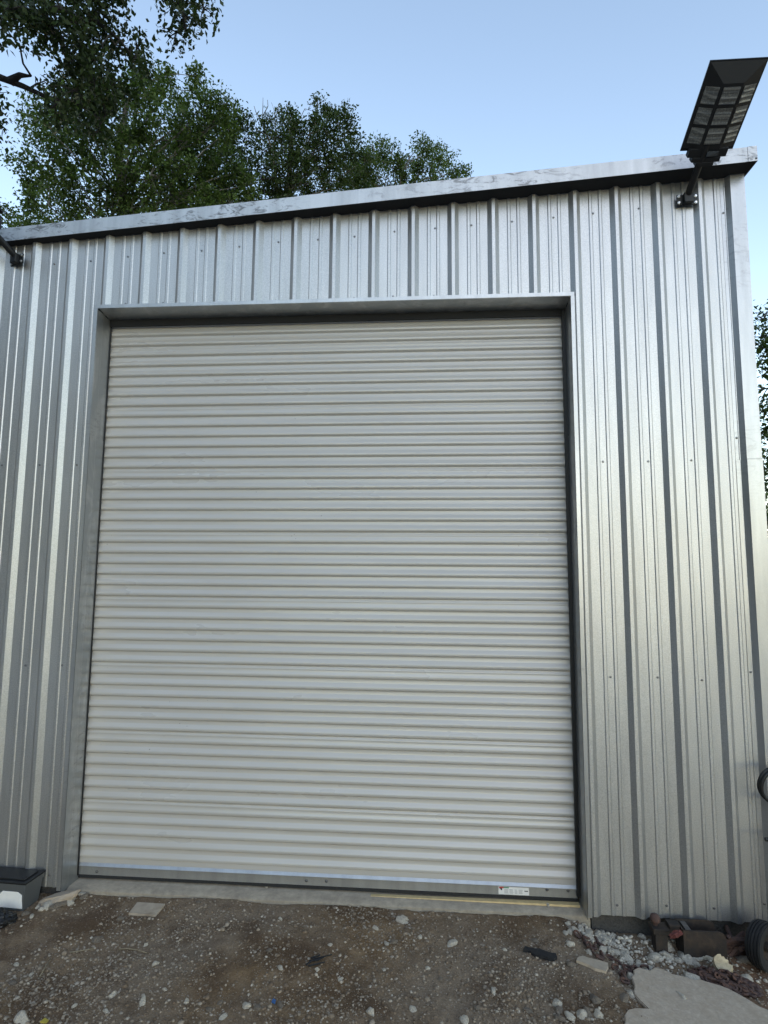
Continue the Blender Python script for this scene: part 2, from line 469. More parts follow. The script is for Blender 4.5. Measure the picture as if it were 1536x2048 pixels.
screw_mb = MB(); screw_mb.lathe((0, 0, 0), (0, -1, 0), [(0.0068, 0), (0.0068, 0.0012), (0.0045, 0.0016), (0.0045, 0.0048), (0.0030, 0.0060)], 8)
screw_me = screw_mb.mesh('screw', M['screw'])
def screw(parent, x, y, z):
    pw = Vector((0, 0, 0)); p = parent
    while p is not None: pw += p.location; p = p.parent
    o = bpy.data.objects.new('screw', screw_me); COL.objects.link(o); o.parent = parent
    o.location = Vector((x, y, z)) - pw
    o.rotation_euler = (0, random.uniform(0, 1), 0)
for k in range(-12, 20, 4):
    x0, x1 = k * S, (k + 4) * S
    p = link('wall_panel', make_sheet(x0, x1, 0.0, 0.0012 if (k // 4) % 2 else 0.0), bld)
    lift = 0.0012 if (k // 4) % 2 else 0.0
    for j in range(k, k + 4):
        xs = j * S + 0.149 + random.uniform(-.008, .008)
        if xs < -0.4 or xs > 4.03: continue
        inside = OX0 < xs < OX1
        rows = [ztop(xs) - 0.135] + ([OZ + 0.022] if inside else [2.30, 1.16, 0.055])
        for z in rows:
            screw(p, xs + random.uniform(-.006, .006), -lift, z + random.uniform(-.006, .006))

# lower-left overlapped patch of sheeting beyond the frame edge is the same wall; corner trim in two lapped lengths
def corner_piece(z0, z1, zt, off):
    o = off
    sec = [(4.036, -0.0015 - o), (4.058, -0.0015 - o), (4.080, -0.026 - o), (4.157 + o, -0.026 - o), (4.157 + o, 0.09), (4.155, 0.09), (4.155, -0.0235), (4.0815, -0.0235), (4.0585, 0.0005), (4.036, 0.0005)]
    mb = MB(); n = len(sec)
    tops = [ztop(x) + 0.01 if zt else z1 for x, y in sec]
    vs = [(x, y, z0) for x, y in sec] + [(x, y, t) for (x, y), t in zip(sec, tops)]
    fs = [tuple(range(n)), tuple(range(n, 2*n))] + [(i, (i+1) % n, n + (i+1) % n, n + i) for i in range(n)]
    mb.add(vs, fs)
    return mb.build('corner_trim', M['galv_trim'], bld)
c1 = corner_piece(2.302, 0, True, 0.0); c2 = corner_piece(0.0, 2.300, False, 0.0018)
for z in (3.70, 2.42): screw(c1, 4.047, -0.0015, z)
for z in (1.2, 0.09): screw(c2, 4.047, -0.0033, z)

# roof, rake trim, dark underside
def slope_box(mb, x0, x1, y0, y1, dz0, dz1, mi=0):
    def Y(v, x): return yfas(x) + v[0] if isinstance(v, tuple) else v      # (offset,) = measured from the fascia line
    mb.hexa([(x0, Y(y0, x0), ztop(x0) + dz0), (x1, Y(y0, x1), ztop(x1) + dz0), (x1, Y(y1, x1), ztop(x1) + dz0), (x0, Y(y1, x0), ztop(x0) + dz0),
             (x0, Y(y0, x0), ztop(x0) + dz1), (x1, Y(y0, x1), ztop(x1) + dz1), (x1, Y(y1, x1), ztop(x1) + dz1), (x0, Y(y1, x0), ztop(x0) + dz1)], mi)
mb = MB(); slope_box(mb, XL - .05, 1.690, (0.0,), (0.0025,), 0.0, 0.083); slope_box(mb, XL - .05, 1.690, (0.0025,), (0.05,), 0.0806, 0.083)
mb.build('rake_trim', M['fascia'], bld)
mb = MB(); slope_box(mb, 1.650, 4.130, (-0.0022,), (0.0,), -0.001, 0.084); slope_box(mb, 1.650, 4.130, (0.0,), (0.05,), 0.0832, 0.085)
mb.build('rake_trim', M['fascia'], bld)
mb = MB(); slope_box(mb, 4.126, 4.174, (-0.0045,), (-0.0024,), -0.002, 0.085); slope_box(mb, 4.1725, 4.1745, (-0.0024,), DEPTH + .1, -0.002, 0.085)
cap = mb.build('end_cap', M['fascia'], bld)
screw(cap, 4.166, yfas(4.166) - 0.0045, ztop(4.166) + 0.012)
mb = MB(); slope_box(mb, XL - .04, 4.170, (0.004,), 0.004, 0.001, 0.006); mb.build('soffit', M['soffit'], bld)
mb = MB(); slope_box(mb, XL - .05, 4.171, (0.006,), DEPTH + .1, 0.060, 0.080); mb.build('roof', M['galv'], bld)
# shell behind the front wall
mb = MB()
mb.hexa([(XR-.03, .02, -.1), (XR-.004, .02, -.1), (XR-.004, DEPTH, -.1), (XR-.03, DEPTH, -.1), (XR-.03, .02, ztop(XR)+.05), (XR-.004, .02, ztop(XR)+.05), (XR-.004, DEPTH, ztop(XR)+.05), (XR-.03, DEPTH, ztop(XR)+.05)])
mb.build('side_wall', M['galv'], bld)
mb = MB(); mb.box((XL, 0.02, -.1), (XL + .03, DEPTH, ztop(XL) + .05)); mb.build('side_wall', M['galv'], bld)
mb = MB(); mb.box((XL + .04, DEPTH - .03, -.1), (XR - .04, DEPTH, ztop(XL) + .05)); mb.build('back_wall', M['galv'], bld)
# steel frame behind the sheeting closes the opening sides
mb = MB()
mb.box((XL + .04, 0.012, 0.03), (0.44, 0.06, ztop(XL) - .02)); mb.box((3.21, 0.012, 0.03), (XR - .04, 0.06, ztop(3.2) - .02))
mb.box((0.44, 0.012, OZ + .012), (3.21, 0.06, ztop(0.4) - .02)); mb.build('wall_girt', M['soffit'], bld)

# foundation: dark stem below the sheeting, pale threshold in the doorway
for xa, xb in ((XL, 0.425), (3.225, XR - .02)):
    mb = MB(); mb.box((xa, 0.030, -0.4), (xb, 0.30, 0.02)); mb.build('foundation', M['found'], bld)
mb = MB(); N = 60
for i in range(N):
    xa = 0.43 + 2.79 * i / N; xb = 0.43 + 2.79 * (i + 1) / N
    fa = 0.030 + 0.010 * noise.noise(Vector((xa * 3, 0, 0))) + 0.006 * noise.noise(Vector((xa * 15, 3, 0)))
    fb = 0.030 + 0.010 * noise.noise(Vector((xb * 3, 0, 0))) + 0.006 * noise.noise(Vector((xb * 15, 3, 0)))
    za, zb = -0.022, -0.022
    mb.add([(xa, fa, -.2), (xb, fb, -.2), (xb, fb + .004, zb - .008), (xa, fa + .004, za - .008), (xb, fb + .016, zb), (xa, fa + .016, za), (xb, .8, zb), (xa, .8, za)],
           [(0, 1, 2, 3), (3, 2, 4, 5), (5, 4, 6, 7)])
mb.build('threshold_slab', M['concrete'], bld, smooth=True)

# opening trims: front lip + reveal
JD = 0.135
hd = MB(); hd.box((0.4335, -0.0245, 3.230), (3.2145, -0.0225, 3.2515)); hd.box((0.4335, -0.0225, 3.2495), (3.2145, 0.0, 3.2515))
hd.build('header_trim', M['galv_trim'], bld)
for xa, xb, dz in ((0.458, 0.705, 0.004), (0.702, 3.194, 0.0)):
    q = MB(); q.hexa([(xa, -0.0224, 3.2285 + dz), (xb, -0.0224, 3.2285), (xb, JD, 3.2145), (xa, JD, 3.2145), (xa, -0.0224, 3.2315 + dz), (xb, -0.0224, 3.2315), (xb, JD, 3.2175), (xa, JD, 3.2175 + dz)])
    q.build('header_soffit', M['jamb'], bld)
for side in (0, 1):
    xi = 0.4565 if side == 0 else 3.1945       # visible inner edge
    xo = 0.4340 if side == 0 else 3.2140
    a, b = min(xi, xo), max(xi, xo)
    q = MB(); q.box((a, -0.0250, -0.004), (b, -0.0230, 3.2295)); q.build('jamb_trim', M['galv_trim'], bld)
    q = MB(); xe = xo + (-0.0015 if side == 0 else 0.0015)
    q.box((min(xo, xe), -0.0230, 0.001), (max(xo, xe), 0.0, 3.2295)); q.build('jamb_trim_return', M['galv_trim'], bld)
    for z0, z1, e in ((2.455, 3.226, 0.0), (-0.02, 2.470, 0.0015)):
        sg = 1 if side == 0 else -1
        e *= sg
        path = [(xi + e, -0.0229), (xi + e + sg*0.0015, 0.035), (xi + e - sg*0.004, 0.045), (xi + e - sg*0.002, 0.09), (xi + e + sg*0.001, JD)]
        q = MB()
        for (xa, ya), (xb, yb) in zip(path, path[1:]):
            q.add([(xa, ya, z0), (xb, yb, z0 + (yb + .023) * (-0.12 if z0 > 1 else 0)), (xb, yb, z1 + (yb + .023) * -0.10), (xa, ya, z1)], [(0, 1, 2, 3)])
        bmj = q
        bmj.build('jamb_reveal', M['jamb'], bld, smooth=True)
q = MB(); q.box((3.176, 0.104, 0.02), (3.196, 0.109, 3.212)); q.box((3.176, 0.109, 0.02), (3.1788, 0.123, 3.212)); q.build('door_guide', M['black'], bld)
q = MB(); q.box((0.455, 0.117, 0.002), (0.463, 0.124, 3.212)); q.build('door_guide', M['black'], bld)

q = MB(); q.box((0.458, 0.108, 3.176), (3.192, 0.120, 3.2165)); q.build('header_shade_strip', M['soffit'], bld)  # dark strip added to stand in for the shaded gap above the curtain
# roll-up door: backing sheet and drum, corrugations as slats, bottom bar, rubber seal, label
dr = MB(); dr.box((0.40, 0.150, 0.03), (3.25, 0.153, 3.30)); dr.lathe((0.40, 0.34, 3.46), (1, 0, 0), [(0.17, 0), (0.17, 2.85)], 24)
door = dr.build('roll_up_door', M['soffit'], bld)
P_ = 0.0624
def slat_mesh(p, seam):
    yv, yr = 0.1400, 0.1268         # valley and ridge planes (ridge nearer to the camera)
    pr = [(0.0, yv), (-0.02*p, yv), (-0.30*p, yv), (-0.335*p, yv - .0009), (-0.60*p, yr + .0008), (-0.64*p, yr), (-0.825*p, yr), (-0.850*p, yr + .0011), (-0.955*p, yv - .0012), (-0.975*p, yv - .0002), (-1.0*p, yv)]
    if seam: pr = pr[:2] + [(-0.12*p, yv), (-0.135*p, yv - .0022), (-0.30*p, yv - .0022)] + pr[3:]
    mb = MB()
    xs = np.linspace(0.452, 3.190, 30)
    vs = [(x, y, z) for x in xs for z, y in pr]; n = len(pr)
    fs = [(i*n + j, i*n + j + 1, (i+1)*n + j + 1, (i+1)*n + j) for i in range(len(xs) - 1) for j in range(n - 1)]
    me = bpy.data.meshes.new('slat'); me.from_pydata(vs, [], fs)
    bm = bmesh.new(); bm.from_mesh(me); bmesh.ops.recalc_face_normals(bm, faces=bm.faces)
    if sum(f.normal.y for f in bm.faces) > 0: bmesh.ops.reverse_faces(bm, faces=bm.faces)
    bm.to_mesh(me); bm.free()
    me.polygons.foreach_set('use_smooth', [True] * len(me.polygons)); me.set_sharp_from_angle(angle=R(70))
    me.materials.append(M['door']); return me
sl, sl2 = slat_mesh(P_, False), slat_mesh(P_ * 1.07, True)
z = 3.240; k = 0
zb_door = 0.068
heights = []
while z > zb_door + 0.02:
    s_ = (k % 6 == 3); pitch = P_ * (1.07 if s_ else 1.0)
    o = link('slat', sl2 if s_ else sl, door, loc=Vector((0, 0, z)) - bld.location - door.location)
    z -= pitch; k += 1
zlast = z
q = MB()
q.box((0.458, 0.128, 0.004), (3.184, 0.131, 0.050))                       # face
q.hexa([(0.458, 0.121, 0.0502), (3.184, 0.121, 0.0502), (3.184, 0.131, 0.0502), (0.458, 0.131, 0.0502), (0.458, 0.121, 0.0520), (3.184, 0.121, 0.0520), (3.184, 0.131, 0.066), (0.458, 0.131, 0.066)])
bar = q.build('bottom_bar', M['bar'], door)
q = MB(); q.box((0.458, 0.1315, 0.045), (3.184, 0.1375, max(zlast, 0.06) + 0.012)); q.build('lower_rail', M['door'], door)
q = MB()
N = 40
for i in range(N):
    xa = 0.458 + 2.726 * i / N; xb = 0.458 + 2.726 * (i + 1) / N
    la = -0.012 + 0.004 * noise.noise(Vector((xa * 2, 9, 0))); lb = -0.012 + 0.004 * noise.noise(Vector((xb * 2, 9, 0)))
    q.hexa([(xa, .126, la), (xb, .126, lb), (xb, .140, lb), (xa, .140, la), (xa, .126, .004), (xb, .126, .004), (xb, .140, .004), (xa, .140, .004)])
q.build('rubber_seal', M['rubber'], door)
for px, py in ((194, 1743), (613, 1761), (653, 1762), (1094, 1779), (1136, 1781)):
    c = at_y(px, py, 0.128)
    o = bpy.data.objects.new('screw', screw_me); COL.objects.link(o); o.parent = door; o.scale = (1.3,) * 3
    o.location = c - bld.location - door.location
# warning label on the bar: white sticker with red and green head, small grey text blocks
def flat(name, c, r_=0.7):
    return plain(name, c, r_, 0, 0.05, 30, 0)
lm = [flat('label_white', (0.62, 0.60, 0.57)), flat('label_red', (0.40, 0.03, 0.03)), flat('label_green', (0.05, 0.20, 0.10)), flat('label_black', (0.03, 0.03, 0.03)), flat('label_grey', (0.33, 0.33, 0.32))]
a = at_y(997, 1772, 0.127); b = at_y(1058, 1785, 0.127)
x0, x1, z1_, z0_ = a.x, b.x, a.z - 0.002, 0.007
q = MB(); q.box((x0, .1268, z0_), (x1, .1279, z1_), 0)
W_, H_ = x1 - x0, z1_ - z0_
def lab(u0, u1, v0, v1, mi): q.box((x0 + u0*W_, .1264, z0_ + v0*H_), (x0 + u1*W_, .1267, z0_ + v1*H_), mi)
lab(.02, .17, .80, .97, 1); lab(.17, .34, .82, .97, 2); lab(.07, .12, .55, .79, 3); lab(.04, .10, .70, .79, 3)
for u0, u1 in ((.19, .34), (.36, .50), (.53, .63), (.66, .80)):
    for v in np.arange(.14, .74, .10): lab(u0, u1 - random.uniform(0, .03), v, v + .05, 4)
lab(.85, .97, .48, .60, 3)
q.build('warning_label', lm, door)

# ------------------------------------------------------------------ solar lamps on arms
def solar_lamp(x, z, label, yaw=0.0):
    root = empty('solar_lamp', (x, -0.0, z), label, 'lamp', 'solar lamps on the front wall')
    th = R(29.5)
    ax = Vector((0, -math.cos(th), math.sin(th))); nn = Vector((0, math.sin(th), math.cos(th))); X = Vector((1, 0, 0))
    O = Vector((x, -0.005, z))
    q = MB(); q.box((x - .056, -.0265, z - .030), (x + .056, -.0195, z + .030)); q.box((x - .024, -.052, z - .028), (x + .024, -.0265, z + .028))
    br = q.build('wall_bracket', M['black'], root, bevel=.003)
    for sx in (-1, 1):
        for sz in (-1, 1):
            b_ = MB(); b_.lathe((x + sx * .045, -.0265, z + sz * .019), (0, -1, 0), [(.008, 0), (.008, .002), (.0055, .003), (.0055, .007)], 8)
            b_.build('bolt', M['bolt'], br)
    q = MB(); q.tube([O + ax * 0.03, O + ax * 0.29], 0.0185, 16); q.build('arm', M['black'], root, smooth=True)
    # head: shallow tray, underside folded in three facets
    hx = 0.02; hw = 0.1325
    s0, s1 = 0.240, 0.644
    C0 = O + X * hx
    def pt(u, s_, d): return C0 + X * u + ax * s_ + nn * d
    q = MB()
    top = [pt(-hw, s0 + .015, .030), pt(hw, s0 + .015, .030), pt(hw, s1, .030), pt(-hw, s1, .030)]
    rim = [pt(-hw, s0 + .015, .022), pt(hw, s0 + .015, .022), pt(hw, s1, .022), pt(-hw, s1, .022)]
    q.hexa(rim + top)
    # convex belly: flat middle strip, sides slanting up to the rim, nose slanting to the far edge
    bw = 0.048; d0 = -0.012
    A = [pt(-hw + .004, s0 + .03, .0215), pt(-bw, s0 + .03, d0), pt(bw, s0 + .03, d0), pt(hw - .004, s0 + .03, .0215)]
    B = [pt(-hw + .004, s1 - .062, .0215), pt(-bw, s1 - .085, d0), pt(bw, s1 - .085, d0), pt(hw - .004, s1 - .062, .0215)]
    Ce = [pt(-hw + .004, s1 - .006, .0215), pt(hw - .004, s1 - .006, .0215)]
    vs = A + B + Ce
    q.add(vs, [(0, 1, 5, 4), (1, 2, 6, 5), (2, 3, 7, 6), (4, 5, 8), (5, 6, 9, 8), (6, 7, 9), (3, 2, 1, 0)])
    head = q.build('head', M['black'], root)
    # collar steps towards the arm
    q = MB()
    for wv, a0, a1, d_ in ((.098, s0 - .008, s0 + .035, -.010), (.072, s0 - .030, s0 - .006, -.016), (.045, s0 - .050, s0 - .028, -.020)):
        q.hexa([pt(-wv, a0, d_), pt(wv, a0, d_), pt(wv, a1, d_), pt(-wv, a1, d_), pt(-wv, a0, .026), pt(wv, a0, .026), pt(wv, a1, .026), pt(-wv, a1, .026)])
    q.build('collar', M['black'], root, bevel=.004)
    q = MB(); q.hexa([pt(-.008, s0 + .000, d_ + .002 - .004), pt(.050, s0, -.018), pt(.050, s0 + .022, -.018), pt(-.008, s0 + .022, -.018), pt(-.008, s0, -.009), pt(.050, s0, -.009), pt(.050, s0 + .022, -.009), pt(-.008, s0 + .022, -.009)])
    q.build('sensor', M['sensor'], root)
    # nine lens windows, slightly proud of the belly
    L0, L1 = s0 + .048, s1 - .092
    st = (L1 - L0) / 3
    zs_, slope = d0, (0.0215 - d0) / (hw - .004 - bw)
    cols = [(-hw + .016, -bw - .009), (-bw + .009, bw - .009), (bw + .009, hw - .012)]
    def belly(u): return d0 if abs(u) <= bw else d0 + (abs(u) - bw) * slope
    for ci, (u0, u1) in enumerate(cols):
        for r_ in range(3):
            a0, a1 = L0 + r_ * st + .008, L0 + (r_ + 1) * st - .008; rh = .004 if ci == 2 else .0015
            q = MB(); e = .0025
            q.hexa([pt(u0, a0, belly(u0) - e), pt(u1, a0, belly(u1) - e), pt(u1, a1, belly(u1) - e), pt(u0, a1, belly(u0) - e),
                    pt(u0, a0, belly(u0) + .001), pt(u1, a0, belly(u1) + .001), pt(u1, a1, belly(u1) + .001), pt(u0, a1, belly(u0) + .001)])
            # raised reflector ridges
            for t in (0.05, 0.36, 0.68):
                s_a = a0 + (a1 - a0) * t; s_b = s_a + .007
                q.hexa([pt(u0 + .002, s_a, belly(u0) - e - rh), pt(u1 - .002, s_a, belly(u1) - e - rh), pt(u1 - .002, s_b, belly(u1) - e), pt(u0 + .002, s_b, belly(u0) - e),
                        pt(u0 + .002, s_a, belly(u0)), pt(u1 - .002, s_a, belly(u1)), pt(u1 - .002, s_b, belly(u1) + .0005), pt(u0 + .002, s_b, belly(u0) + .0005)])
            q.build('lens', M['lens'], head)
    root.rotation_euler = (0, 0, yaw)
    return root
M['bolt'] = plain('bright_bolt', (0.75, 0.75, 0.74), 0.3, 1.0, 0.1, 200, 0)
M['sensor'] = plain('sensor_window', (0.05, 0.055, 0.06), 0.25, 0, 0.2, 60, 0)
solar_lamp(3.844, 3.772, 'black solar lamp with nine lens panels above the right end of the wall')
solar_lamp(-0.064, 3.550, 'black lamp arm and bracket fixed near the lower end of the roof edge', R(-19))
# ------------------------------------------------------------------ trees
LEAF = np.array([[0, 0, 0], [0.34, 0.45, 0.06], [0, 1, -0.05], [-0.34, 0.45, 0.06]])
def leaves(name, pos, size, mat, parent, width=0.8, droop=0.25):
    n = len(pos)
    d = rng.normal(size=(n, 3)); d[:, 2] -= droop; d /= np.linalg.norm(d, axis=1)[:, None]
    u = rng.normal(size=(n, 3)); u[:, 2] += 0.8
    a = np.cross(d, u); a /= np.linalg.norm(a, axis=1)[:, None] + 1e-9
    c = np.cross(a, d)
    s = size * rng.uniform(0.6, 1.25, n)
    v = np.empty((n, 4, 3))
    for i in range(4):
        l = LEAF[i]
        v[:, i] = pos + (a * l[0] * width + d * l[1] + c * l[2]) * s[:, None]
    me = bpy.data.meshes.new(name)
    me.vertices.add(n * 4); me.vertices.foreach_set('co', v.reshape(-1))
    me.loops.add(n * 4); me.loops.foreach_set('vertex_index', np.arange(n * 4))
    me.polygons.add(n); me.polygons.foreach_set('loop_start', np.arange(n) * 4); me.polygons.foreach_set('loop_total', np.full(n, 4))
    me.update(); me.validate()
    me.materials.append(mat)
    return link(name, me, parent)
def wiggle(a, b, n, amp):
    a = Vector(a); b = Vector(b); L = (b - a).length
    pts = []
    for i in range(n + 1):
        t = i / n; p = a.lerp(b, t)
        if 0 < i < n: p += Vector(rng.normal(size=3)) * amp * L * math.sin(math.pi * t) * 0.6
        p.z += 0.10 * L * math.sin(math.pi * t)
        pts.append(p)
    return pts
def poly_in(poly, x, y):
    c = False
    for (x1, y1), (x2, y2) in zip(poly, poly[1:] + poly[:1]):
        if (y1 > y) != (y2 > y) and x < (x2 - x1) * (y - y1) / (y2 - y1) + x1: c = not c
    return c
def clumps_in(poly, dist, spread, step, seed):
    r_ = random.Random(seed); out = []
    xs = [p[0] for p in poly]; ys = [p[1] for p in poly]
    tries = int((max(xs) - min(xs)) * (max(ys) - min(ys)) / step / step * 9)
    for _ in range(tries):
        x = r_.uniform(min(xs), max(xs)); y = r_.uniform(min(ys), max(ys))
        if poly_in(poly, x, y) and all((x - a)**2 + (y - b)**2 > step**2 for a, b, _q in out):
            out.append((x, y, dist + r_.uniform(-spread, spread)))
    return [at(*q) for q in out]
def tree(name, label, base, trunk_pts, clumps, crad, tips, per, lsize, lmat, bmat, trunk_r=0.16, limbs=True, group=None, tip_out=1.0, spines=()):
    root = empty(name, base, label, 'tree', group)
    tb = MB(); pts = [Vector(base)] + [Vector(p) for p in trunk_pts]
    full = []
    for a, b in zip(pts, pts[1:]):
        w_ = wiggle(a, b, 5, 0.03); full += w_[:-1]
    full.append(pts[-1])
    n = len(full)
    tb.tube(full, [trunk_r * (1 - 0.85 * i / n) for i in range(n)], 9)
    spine_pts = []
    for sp in spines:
        rads = [0.05 * (1 - 0.8 * i / (len(sp) - 1)) for i in range(len(sp))]
        tb.tube(sp, rads, 7)
        for a, b in zip(sp, sp[1:]): spine_pts += [a.lerp(b, t / 4) for t in range(4)]
        spine_pts.append(sp[-1])
    allp = []
    for c in clumps:
        c = Vector(c)
        if limbs:
            # leave the trunk lower than the clump
            best = min(full[2:], key=lambda p: abs((c.z - p.z) - 0.55 * math.hypot(c.x - p.x, c.y - p.y)) + 0.25 * (c - p).length)
            if spine_pts: best = min(spine_pts, key=lambda p: (p - c).length)
            L = (c - best).length; r0 = min(trunk_r * 0.4, 0.008 + 0.007 * L)
            wp = wiggle(best, c, 5, 0.07)
            tb.tube(wp, [r0 * (1 - 0.8 * i / 5) for i in range(6)], 5, cap=False)
        cr = crad * rng.uniform(0.55, 1.35)
        dirs = rng.normal(size=(tips, 3)); dirs /= np.linalg.norm(dirs, axis=1)[:, None]
        rr = cr * rng.uniform(0.15, 1.0, tips) ** 0.6
        tp = np.array(c) + dirs * rr[:, None] * np.array([1, 1, rng.uniform(0.6, 1.3)])
        if limbs:
            for t in tp[:7]:
                tb.tube([c, c.lerp(Vector(t), 0.5) + Vector((0, 0, .03)), t], [0.010, 0.006, 0.003], 4, cap=False)
        k = rng.integers(max(1, per - 3), per + 4, tips)
        lp = np.repeat(tp, k, axis=0)
        lp = lp + rng.normal(size=lp.shape) * lsize * 0.75 * tip_out
        allp.append(lp)
    tb.build('trunk', bmat, root, smooth='all')
    leaves('crown', np.concatenate(allp), lsize, lmat, root)
    return root

polyA = [(-20, 470), (10, 420), (40, 400), (60, 360), (30, 330), (45, 290), (80, 280), (60, 235), (110, 190), (190, 165), (240, 160), (290, 150), (310, 132), (335, 140), (352, 185), (372, 200), (392, 142), (415, 165), (438, 205), (452, 215), (460, 260), (448, 300), (480, 330), (505, 360), (510, 420), (300, 460), (60, 480)]
tA = at(246, 430, 14)
tree('broadleaf_tree', 'tallest leafy green tree behind the low end of the roof', (tA.x - .3, tA.y + .2, -0.1), [(tA.x - .1, tA.y, 5.0), tA, at(238, 290, 14), at(262, 190, 13.9)],
     clumps_in(polyA, 14, 1.3, 27, 3), 0.36, 42, 9, 0.074, M['leaf_light'], M['bark'], 0.17, group='trees behind the building')
tA2 = at(345, 410, 15.2)
polyA2 = [(300, 450), (300, 330), (350, 260), (420, 250), (465, 240), (482, 228), (500, 245), (503, 288), (530, 300), (565, 320), (610, 330), (640, 420), (450, 440)]
tree('broadleaf_tree', 'dark leafy tree filling the gap between the taller crowns behind the roof', (tA2.x, tA2.y, -0.1), [(tA2.x, tA2.y, 5.5), tA2, at(350, 300, 15.2)],
     clumps_in(polyA2, 15.4, 1.0, 24, 5), 0.34, 34, 9, 0.074, M['leaf_dark'], M['bark_dark'], 0.15, group='trees behind the building')
polyB = [(540, 400), (540, 330), (530, 290), (545, 235), (575, 220), (600, 235), (612, 275), (628, 250), (625, 215), (650, 208), (700, 235), (722, 270), (730, 320), (740, 390), (640, 400)]
tB = at(575, 390, 16)
tree('broadleaf_tree', 'dark green tree with two leafy tops behind the roof centre', (tB.x, tB.y, -0.1), [(tB.x, tB.y, 6), at(580, 330, 16), at(580, 260, 16)],
     clumps_in(polyB, 16, 0.9, 19, 11), 0.27, 32, 9, 0.074, M['leaf_dark'], M['bark'], 0.13, group='trees behind the building')
polyC = [(690, 395), (700, 330), (728, 300), (745, 285), (780, 290), (800, 315), (825, 312), (845, 285), (870, 292), (880, 312), (905, 322), (935, 348), (945, 375), (800, 395)]
tC = at(800, 380, 18)
tree('broadleaf_tree', 'lighter green low tree ending the tree line above the roof', (tC.x, tC.y, -0.1), [(tC.x, tC.y, 6), at(805, 340, 18)],
     clumps_in(polyC, 18, 0.9, 17, 13), 0.27, 32, 9, 0.074, M['leaf_light'], M['bark'], 0.12, group='trees behind the building')
# near oak overhanging from the left
polyO = [(-60, -60), (235, -60), (250, 30), (278, 75), (296, 120), (280, 160), (245, 215), (200, 270), (135, 250), (95, 195), (80, 150), (115, 120), (75, 95), (40, 62), (0, 50), (-60, 40)]
polyO2 = [(305, -60), (425, -60), (412, 15), (400, 45), (385, 72), (352, 74), (342, 45), (330, 10)]
polyO3 = [(-90, 170), (-20, 190), (8, 225), (8, 255), (-30, 290), (-90, 320)]
oc = clumps_in(polyO, 9.0, 0.8, 27, 21) + clumps_in(polyO2, 8.6, 0.5, 29, 22) + clumps_in(polyO3, 9.2, 0.5, 26, 23)
oc = [c for i, c in enumerate(oc) if i % 9 != 4]
oak = tree('oak_tree', 'near dark oak whose limbs overhang from beyond the low end of the building', (-4.9, 2.3, -0.1), [(-4.7, 2.3, 3.0), at(-330, 240, 9.6), at(-260, 60, 9.3), at(-150, -180, 9.2), at(120, -330, 9.0)],
     oc, 0.19, 17, 8, 0.070, M['leaf_oak'], M['bark_dark'], 0.20, spines=[
     [at(-290, 130, 9.5), at(-120, 130, 9.3), at(0, 155, 9.1), at(45, 172, 9.0), at(95, 195, 8.9), at(150, 205, 8.9), at(205, 240, 9.0)],
     [at(20, 163, 9.05), at(40, 150, 9.0), at(62, 152, 8.9)],
     [at(-240, -60, 9.3), at(-60, -40, 9.2), at(20, 10, 9.1), at(70, 48, 9.0), at(105, 47, 8.9), at(140, 42, 8.9), at(190, 40, 8.9), at(240, 80, 8.8), at(265, 115, 8.8)],
     [at(75, 48, 9), at(120, 75, 8.9), at(135, 120, 8.9), at(150, 160, 8.9)],
     [at(-180, -150, 9.2), at(100, -110, 9.0), at(250, -80, 8.8), at(330, -45, 8.6), at(362, 15, 8.6), at(372, 60, 8.6)],
     [at(-290, 200, 9.5), at(-90, 220, 9.3), at(-25, 245, 9.2)]])
# tree seen past the right corner
polyR = [(1500, 720), (1498, 660), (1512, 632), (1545, 620), (1700, 560), (1760, 800), (1740, 1100), (1540, 1130), (1500, 1050), (1515, 980), (1500, 900)]
tR = at(1640, 1000, 11)
tree('broadleaf_tree', 'dark tree showing past the tall right corner of the building', (tR.x, tR.y, -0.1), [at(1640, 1000, 11), at(1640, 800, 11)],
     clumps_in(polyR, 11, 1.0, 33, 31), 0.34, 19, 7, 0.085, M['leaf_dark'], M['bark_dark'], 0.14, group='trees behind the building')
# leafless pale sapling top between the crowns
bt = empty('bare_tree', (at(545, 400, 15.6).x, at(545, 400, 15.6).y, -0.1), 'leafless pale twiggy treetop poking up between two green crowns', 'tree', 'trees behind the building')
q = MB(); stem = [at(560, 420, 15.6) - Vector((0, 0, 6.5)), at(558, 400, 15.6), at(545, 300, 15.6), at(525, 245, 15.6), at(526, 195, 15.6)]
q.tube([bt.location] + stem[1:], [.07, .04, .022, .012, .004], 6)
for (x0, y0), pts in (((545, 300), [(552, 260), (548, 220), (543, 205)]), ((525, 245), [(512, 225), (508, 212)]), ((535, 270), [(515, 262), (503, 240)]), ((548, 240), [(556, 222), (557, 208)]), ((526, 232), [(536, 212), (535, 200)]), ((550, 290), [(530, 285), (512, 270)])):
    q.tube([at(x0, y0, 15.6)] + [at(a, b, 15.6 + .1 * i) for i, (a, b) in enumerate(pts)], [.012] + [.008 - .002 * i for i in range(len(pts))], 5)
q.build('trunk', M['bark'], bt, smooth='all')

# woodland on the far side of the yard, mirrored darkly in the left of the wall
wl = []
for i in range(46):
    az = R(-26 - i * 1.85); dist = 15 + 4 * rng.random()
    cx, cy = CAM.x + math.sin(az) * dist, CAM.y - math.cos(az) * dist
    h = 8.5 + 3.0 * rng.random()
    n = 520
    t = rng.random(n)
    zz = 0.2 + h * t
    rad = 1.7 * np.sqrt(np.clip(1.15 - t, 0, 1)) * rng.uniform(0.3, 1, n)
    an = rng.uniform(0, 2 * math.pi, n)
    wl.append(np.stack([cx + rad * np.cos(an), cy + rad * np.sin(an), zz], 1))
wo = leaves('woodland', np.concatenate(wl), 0.55, M['leaf_dark'], None)
tag(wo, 'dark woodland edge across the yard from the building', kind='stuff')

